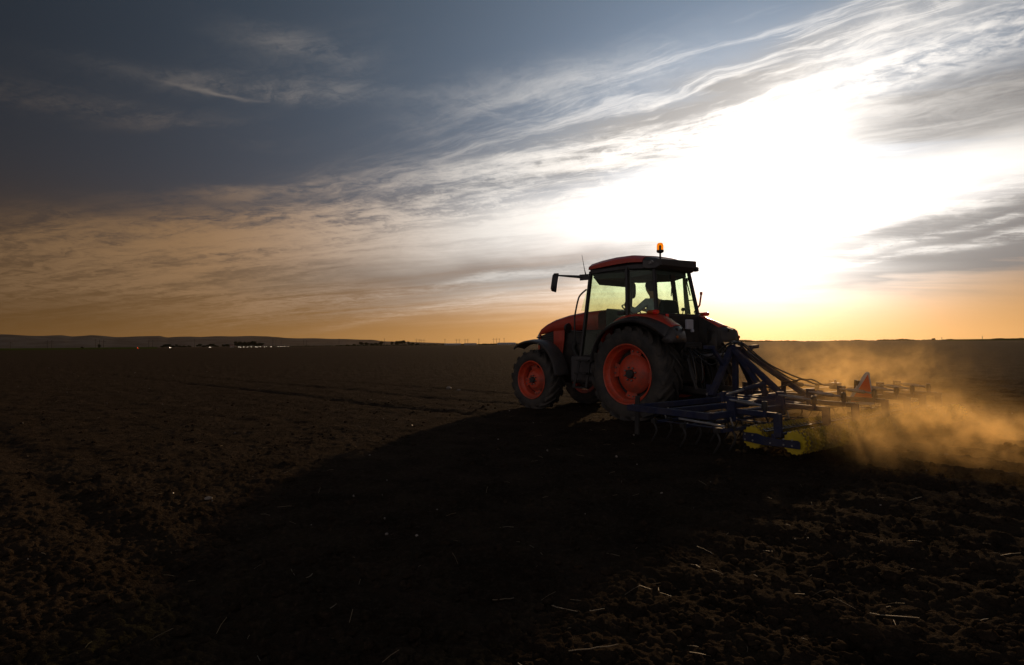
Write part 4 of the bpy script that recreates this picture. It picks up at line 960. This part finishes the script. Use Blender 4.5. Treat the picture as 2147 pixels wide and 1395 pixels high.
# headstock
for s in (1, -1):
    cb('headstock_leg', (0, s*.60, .45), (0, s*.05, 1.20), .07, .10, up=(1, 0, 0))
    cb('rest_arm', (0, s*.24, .90), (.02, s*.52, 1.20), .06, .06, up=(1, 0, 0))
    cb('rest_arm_tip', (.02, s*.49, 1.21), (.02, s*.70, 1.22), .07, .06)
    cb('hitch_plate', (.10, s*.48, .38), (.10, s*.48, .62), .03, .14)
    obj('hitch_pin', MB().tube([(.12, s*.38, .47), (.12, s*.54, .47)], .02, 8), 'steel', cu)
cb('headstock_post', (-.03, 0, .45), (-.03, 0, 1.12), .08, .08)
obj('headstock_top', MB().prism([(.05, -.06, 1.05), (.10, -.06, 1.16), (.02, -.06, 1.26), (-.12, -.06, 1.22), (-.10, -.06, 1.08)], (0, .12, 0)), 'blue', cu, bevel=.01)
cb('brace', (-.05, .06, 1.16), (-.62, .06, .49), .06, .07)
cb('brace', (-.05, .09, 1.19), (-.95, .16, .49), .07, .08)
cb('brace', (-.05, -.09, 1.19), (-1.08, -.22, .49), .07, .08)
# frames: centre section and two wings
ZB = .45
for y0, y1 in ((-.52, .52),):
    for x in (0.0, -.55, -1.15): cb('frame_beam', (x, y0, ZB), (x, y1, ZB), .08, .08)
    for y in (-.48, .48): cb('frame_beam', (-.04, y, ZB+.002), (-1.11, y, ZB+.002), .07, .076)
for s in (1, -1):
    for x, e in ((-.28, 2.66), (-.88, 2.60), (-1.50, 2.66)):
        cb('frame_beam', (x, s*.64, ZB-.02), (x, s*e, ZB-.02), .08, .075)
    for y in (.66, 2.66): cb('frame_beam', (-.24 if y > 1 else -.32, s*y, ZB-.017), (-1.54 if y > 1 else -1.46, s*y, ZB-.017), .08, .078)
    for x in (-.35, -1.05):
        obj('wing_hinge', MB().tube([(x-.09, s*.58, ZB+.06), (x+.09, s*.58, ZB+.06)], .035, 10).box((x, s*.58, ZB+.01), (.12, .12, .07)), 'blue', cu, bevel=.006)
    # fold cylinder
    cy = obj('fold_cylinder', MB().tube([(-.70, s*.28, .66), (-.70, s*.78, .60)], .036, 12), 'blue', cu, smooth=True)
    obj('piston_rod', MB().tube([(-.70, s*.78, .60), (-.70, s*1.22, .545)], .018, 10), 'steel', cy)
    cb('cylinder_bracket', (-.70, s*1.24, .45), (-.70, s*1.24, .60), .10, .03); cb('cylinder_bracket', (-.70, s*.26, .45), (-.70, s*.26, .71), .10, .03)
    # harrow field under each wing: flat bars
    for x in (-.62, -1.12, -1.64): cb('harrow_bar', (x, s*.75, .27), (x, s*2.60, .27), .05, .035, b=.004)
    for y in (.95, 1.7, 2.55): cb('harrow_bar', (-.62, s*y, .292), (-1.64, s*y, .292), .045, .012, b=.002)
    for x in (-.62, -1.64):
        for y in (1.1, 2.3): obj('hanger_chain', MB().tube([(x+.05, s*y, .29), (x+.07, s*(y+.03), .40)], .010, 6), 'steel', cu)
    cb('linkage_rod', (-1.05, s*2.62, .36), (-1.66, s*2.56, .325), .022, .022, 'steel', .004)
    cb('leading_shank', (-.25, s*2.52, .06), (-.27, s*2.52, .58), .03, .07, 'matt', .006)
for s in (1, -1):
    for x in (-.28, -.88): cb('centre_tine_bar', (x, s*.05, .28), (x, s*.60, .28), .05, .035, b=.004)
# tines
tn = MB().tube(interp([(.03, 0, .30), (.0, 0, .26), (-.04, 0, .18), (-.01, 0, .10), (.05, 0, .015)], 10), [.013]*7+[.012, .011, .007], 6)
tn.box((.0, 0, .285), (.06, .05, .05))
tmesh = None
for s in (1, -1):
    for xi, x in enumerate((-.62, -1.12, -1.64)):
        for k in range(7):
            y = s*(.85+k*.29+xi*.045)
            if tmesh is None: o = obj('tine', tn, 'matt', cu, smooth=True); tmesh = o.data
            else: o = obj('tine', tmesh, 'matt', cu)
            o.location = (x, y, 0)
bolt = MB().lathe_z([(.011, 0), (.011, .010), (.0, .012)], 6); bmesh_ = None
def cbolt(p, parent=None, rot=None):
    global bmesh_
    if bmesh_ is None: o = obj('bolt', bolt, 'steel', parent or cu); bmesh_ = o.data
    else: o = obj('bolt', bmesh_, 'steel', parent or cu)
    o.matrix_local = Matrix.Translation(p) @ (rot.to_4x4() if rot is not None else Matrix.Identity(4)); return o
for s in (1, -1):
    for x in (-.62, -1.12, -1.64):
        for y in (.95, 1.7, 2.55): cbolt((x, s*y, .298))
    for x in (-.28, -.88, -1.50):
        for y in (.70, 2.62): cbolt((x, s*y, .465 if False else ZB+.020))
# roller arms with turnbuckles
RZ = .180; RX1, RX2 = -1.78, -2.29
for y in (2.20, 1.15, .42, -.42, -1.10, -1.62, -2.20):
    pz = .64
    cb('arm_post', (-1.50, y, .34), (-1.50, y, pz), .05, .11)
    for z in (.42, .60): cbolt((-1.50, y+.026, z), rot=Matrix.Rotation(R(-90), 3, 'X'))
    cb('roller_arm', (-1.47, y-.055, .46), (-2.06, y-.055, .455), .055, .06)
    cb('arm_drop', (-2.06, y-.055, .475), (-2.08, y-.04, RZ+.03), .05, .09)
    tb = obj('turnbuckle', MB().tube([(-1.53, y+.05, .60), (-1.62, y+.05, .594)], .014, 8).tube([(-1.62, y+.05, .594), (-1.84, y+.05, .575)], .026, 10).tube([(-1.84, y+.05, .575), (-1.95, y+.05, .565)], .014, 8), 'steel', cu, smooth=True)
    obj('turnbuckle_knob', MB().lathe_z([(0, -.06), (.03, -.055), (.034, .0), (.03, .045), (0, .055)], 10, (-1.97, y+.05, .57)), 'matt', tb, smooth=True)
    cb('turnbuckle_foot', (-1.97, y+.05, .44), (-1.97, y+.05, .55), .035, .035, 'blue', .004)
# toothed rollers
def roller(y0, y1):
    mb = MB(); n = int((y1-y0)/.085); Rr = .116
    mb.lathe_y([(0, y0), (.110, y0), (.110, y0+.014), (.085, y0+.014), (.085, y1-.014), (.110, y1-.014), (.110, y1), (0, y1)], 24)
    for k in range(n):
        y = y0+(k+.5)*(y1-y0)/n; ph = k*.21
        ring = []
        N = 32
        for sgn, half in ((-1, .018), (-1, .010), (1, .010), (1, .018)):
            row = []
            for i in range(N):
                r = .085 if half == .018 else (Rr+(.022 if i % 2 == 0 else 0))
                a = 2*math.pi*i/N+ph; row.append((r*math.cos(a), y+sgn*half, r*math.sin(a)))
            ring.append(row)
        mb.loft(ring, True, False)
    return mb
for s, lab in ((1, 'near wing'), (-1, 'far wing')):
    ya, yb = (.10, 2.20) if s > 0 else (-2.30, -.10)
    for x in (RX1, RX2):
        o = obj('toothed_roller', roller(ya, yb), 'yellow_soiled', cu); o.location = (x, 0, RZ)
        for ye in ((yb+.004,) if s > 0 else (ya-.004,)):
            ed = MB(); row = []
            for yy in (ye-.004, ye+.004):
                row.append([((.116+(.019 if i % 2 else 0))*math.cos(2*math.pi*i/32), yy, (.116+(.019 if i % 2 else 0))*math.sin(2*math.pi*i/32)) for i in range(32)])
            ed.loft(row, True, True)
            sg = 1 if ye > (ya+yb)/2 else -1
            for q in (.035, .10, .165):
                e2 = MB(); e2.loft([[(p_[0], p_[1]-sg*q*.6, p_[2]) for p_ in rr] for rr in row], True, True); ed.add(e2.v, e2.f)
            obj('end_ring', ed, 'yellow', o)
        obj('shaft', MB().tube([(0, ya-.03, 0), (0, yb+.03, 0)], .028, 10), 'steel', o)
    for ye in (ya-.045, yb+.045):
        ep = MB(); pr = [(RX1+.10, RZ+.055), (RX1-.08, RZ+.058), (RX1-.18, RZ+.035), (RX2+.16, RZ+.025), (RX2-.06, RZ+.035), (RX2-.09, RZ+.02), (RX2-.09, RZ-.055), (RX2+.12, RZ-.055), (RX1-.16, RZ-.065), (RX1+.10, RZ-.045)]
        ep.prism([(x, ye-.008, z) for x, z in pr], (0, .016, 0)); e_ = obj('roller_end_plate', ep, 'blue', cu, bevel=.004)
        sg = 1 if ye > (ya+yb)/2 else -1
        for bx_, bz_ in ((.065, .034), (-.035, .034), (.065, -.028), (-.035, -.028)):
            for X in (RX1, RX2+.03): cbolt((X+bx_, ye+sg*.008, RZ+bz_), e_, Matrix.Rotation(R(-90*sg), 3, 'X'))
        cbolt(((RX1+RX2)/2, ye+sg*.008, RZ-.03), e_, Matrix.Rotation(R(-90*sg), 3, 'X'))
    cb('roller_tie_bar', ((RX1+RX2)/2, ya, RZ+.04), ((RX1+RX2)/2, yb, RZ+.04), .05, .05)
    # scraper toothed bar over the front roller
    sc = MB().bar((RX1-.16, ya, RZ+.085), (RX1-.16, yb, RZ+.085), .03, .012)
    for k in range(24):
        y = ya+(yb-ya)*(k+.5)/24; sc.bar((RX1-.16, y, RZ+.085), (RX1-.10, y, RZ+.105), .03, .008)
    obj('scraper_bar', sc, 'matt', cu)
# warning triangle at the rear
tm_ = Matrix.Translation((-1.66, -.66, .36)) @ Matrix.Rotation(R(-28), 4, 'Z') @ Matrix.Rotation(R(-6), 4, 'Y') @ Matrix.Scale(1.2, 4)
tri = [(0, .17, 0), (0, -.17, 0), (0, -.17, .03), (0, -.085, .40), (0, -.035, .40), (0, .17, .07)]
t_ = obj('warning_triangle', MB().prism(tri, (.012, 0, 0)), 'sign_white', cu, bevel=.003); t_.matrix_local = tm_
obj('reflective_panel', MB().prism([(-.004, .140, .045), (-.004, -.150, .035), (-.004, -.066, .375)], (.006, 0, 0)), 'sign_red', t_)
obj('triangle_post', MB().bar((.03, .05, -.02), (.03, .05, .30), .03, .06), 'matt', t_)
# hoses over the headstock to the fold cylinders
hs = [[(.70, -.05, 1.17), (.35, .0, 1.12), (.08, .03, 1.26), (-.12, .03, 1.28), (-.45, .08, .98), (-.85, .02, .72), (-.95, .0, .66), (-.80, .12, .60), (-.70, .22, .62), (-.70, .27, .66)],
      [(.70, .12, 1.17), (.40, .10, 1.05), (.10, .0, 1.27), (-.10, -.01, 1.29), (-.45, -.02, 1.03), (-.88, -.12, .74), (-.95, -.22, .70), (-.85, -.20, .66), (-.72, -.24, .65), (-.70, -.27, .66)],
      [(.66, .20, 1.15), (.30, .14, .92), (.05, .08, 1.22), (-.14, .06, 1.26), (-.55, .1, .92), (-.92, .05, .70), (-1.0, -.25, .72), (-1.05, -.55, .64), (-1.05, -.85, .62), (-1.0, -1.15, .62)],
      [(.66, -.14, 1.15), (.30, -.10, 1.0), (.04, -.04, 1.24), (-.16, -.04, 1.27), (-.55, -.08, .96), (-.98, -.22, .74), (-1.06, -.45, .71), (-1.10, -.65, .63), (-1.10, -.9, .60), (-1.0, -1.20, .60)]]
for h_ in hs: obj('hydraulic_hose', MB().tube(interp(h_, 48), .0125, 6), 'hose', cu, smooth=True)
obj('valve_block', MB().box((-1.02, -1.20, .58), (.14, .12, .10)).tube([(-1.02, -1.2, .62), (-1.02, -1.2, .68)], .02, 8), 'steel', cu, bevel=.008)

# ------------------------------------------------------------------ dust and haze
def vol(name, color, aniso, density_fn, step):
    m = bpy.data.materials.new(name); m.use_nodes = True; t = m.node_tree; t.nodes.clear(); n = NT(t)
    pv = n.node('ShaderNodeVolumePrincipled'); pv.inputs['Color'].default_value = (*color, 1); pv.inputs['Anisotropy'].default_value = aniso
    n.put(pv.inputs['Density'], density_fn(n)); o = n.node('ShaderNodeOutputMaterial'); t.links.new(pv.outputs[0], o.inputs['Volume'])
    m.cycles.volume_step_rate = step
    return m
def dust_density(n):
    co = n.node('ShaderNodeTexCoord').outputs['Object']     # cultivator axes: x forward, y left, metres
    warp = n.noise(co, .9, 3, .5, col=True)
    p = n.vadd(co, n.vmul(n.vadd(warp, (-.5, -.5, -.5)), (1.1, 1.1, .45)))
    spx = n.node('ShaderNodeSeparateXYZ'); n.t.links.new(p, spx.inputs[0]); X, Y, Z = spx.outputs
    def ell(cx, cy, cz, rx, ry, rz, amp):
        e = n.add(n.m('POWER', n.mul(n.sub(X, cx), 1/rx), 2.0), n.m('POWER', n.mul(n.sub(Y, cy), 1/ry), 2.0), n.m('POWER', n.mul(n.sub(Z, cz), 1/rz), 2.0))
        return n.mul(n.exp(n.mul(e, -1)), amp)
    tot = n.add(ell(-2.4, -.2, .10, .70, 1.5, .32, .9), ell(-3.4, .0, .03, .95, 1.3, .20, 1.6), ell(-3.0, -1.6, .03, 1.1, .8, .14, .6), ell(-1.4, -1.3, .45, .9, 1.1, .65, .55), ell(.2, -2.5, .55, 1.3, 1.2, .75, .16), ell(-2.75, .8, .08, .55, 1.1, .36, 1.7))
    f = n.noise(p, 1.5, 5, .62); f2 = n.noise(p, 6.0, 6, .66)
    pat = n.mul(n.smooth(f, .38, .66), n.add(n.mul(n.smooth(f2, .30, .70), 1.5), .15))
    return n.mul(tot, pat, 0.95)
M['dust'] = vol('dust_in_air', (.98, .68, .29), .64, dust_density, .22)
db = MB().box((-1.5, -1.8, .95), (9.0, 8.0, 2.1))
du = obj('dust_cloud', db, 'dust'); du.location = CO; du.rotation_euler = (0, 0, R(130)-YAW)
tag(du, 'golden dust cloud drifting behind the rollers in the low sun', kind='stuff')
M['haze'] = vol('thin_haze', (.95, .74, .50), .6, lambda n: 0.85e-5, 1.0)
tag(obj('haze', MB().box((0, 0, 124.5), (30000, 30000, 263)), 'haze'), 'thin pale air haze over the whole plain', kind='stuff')
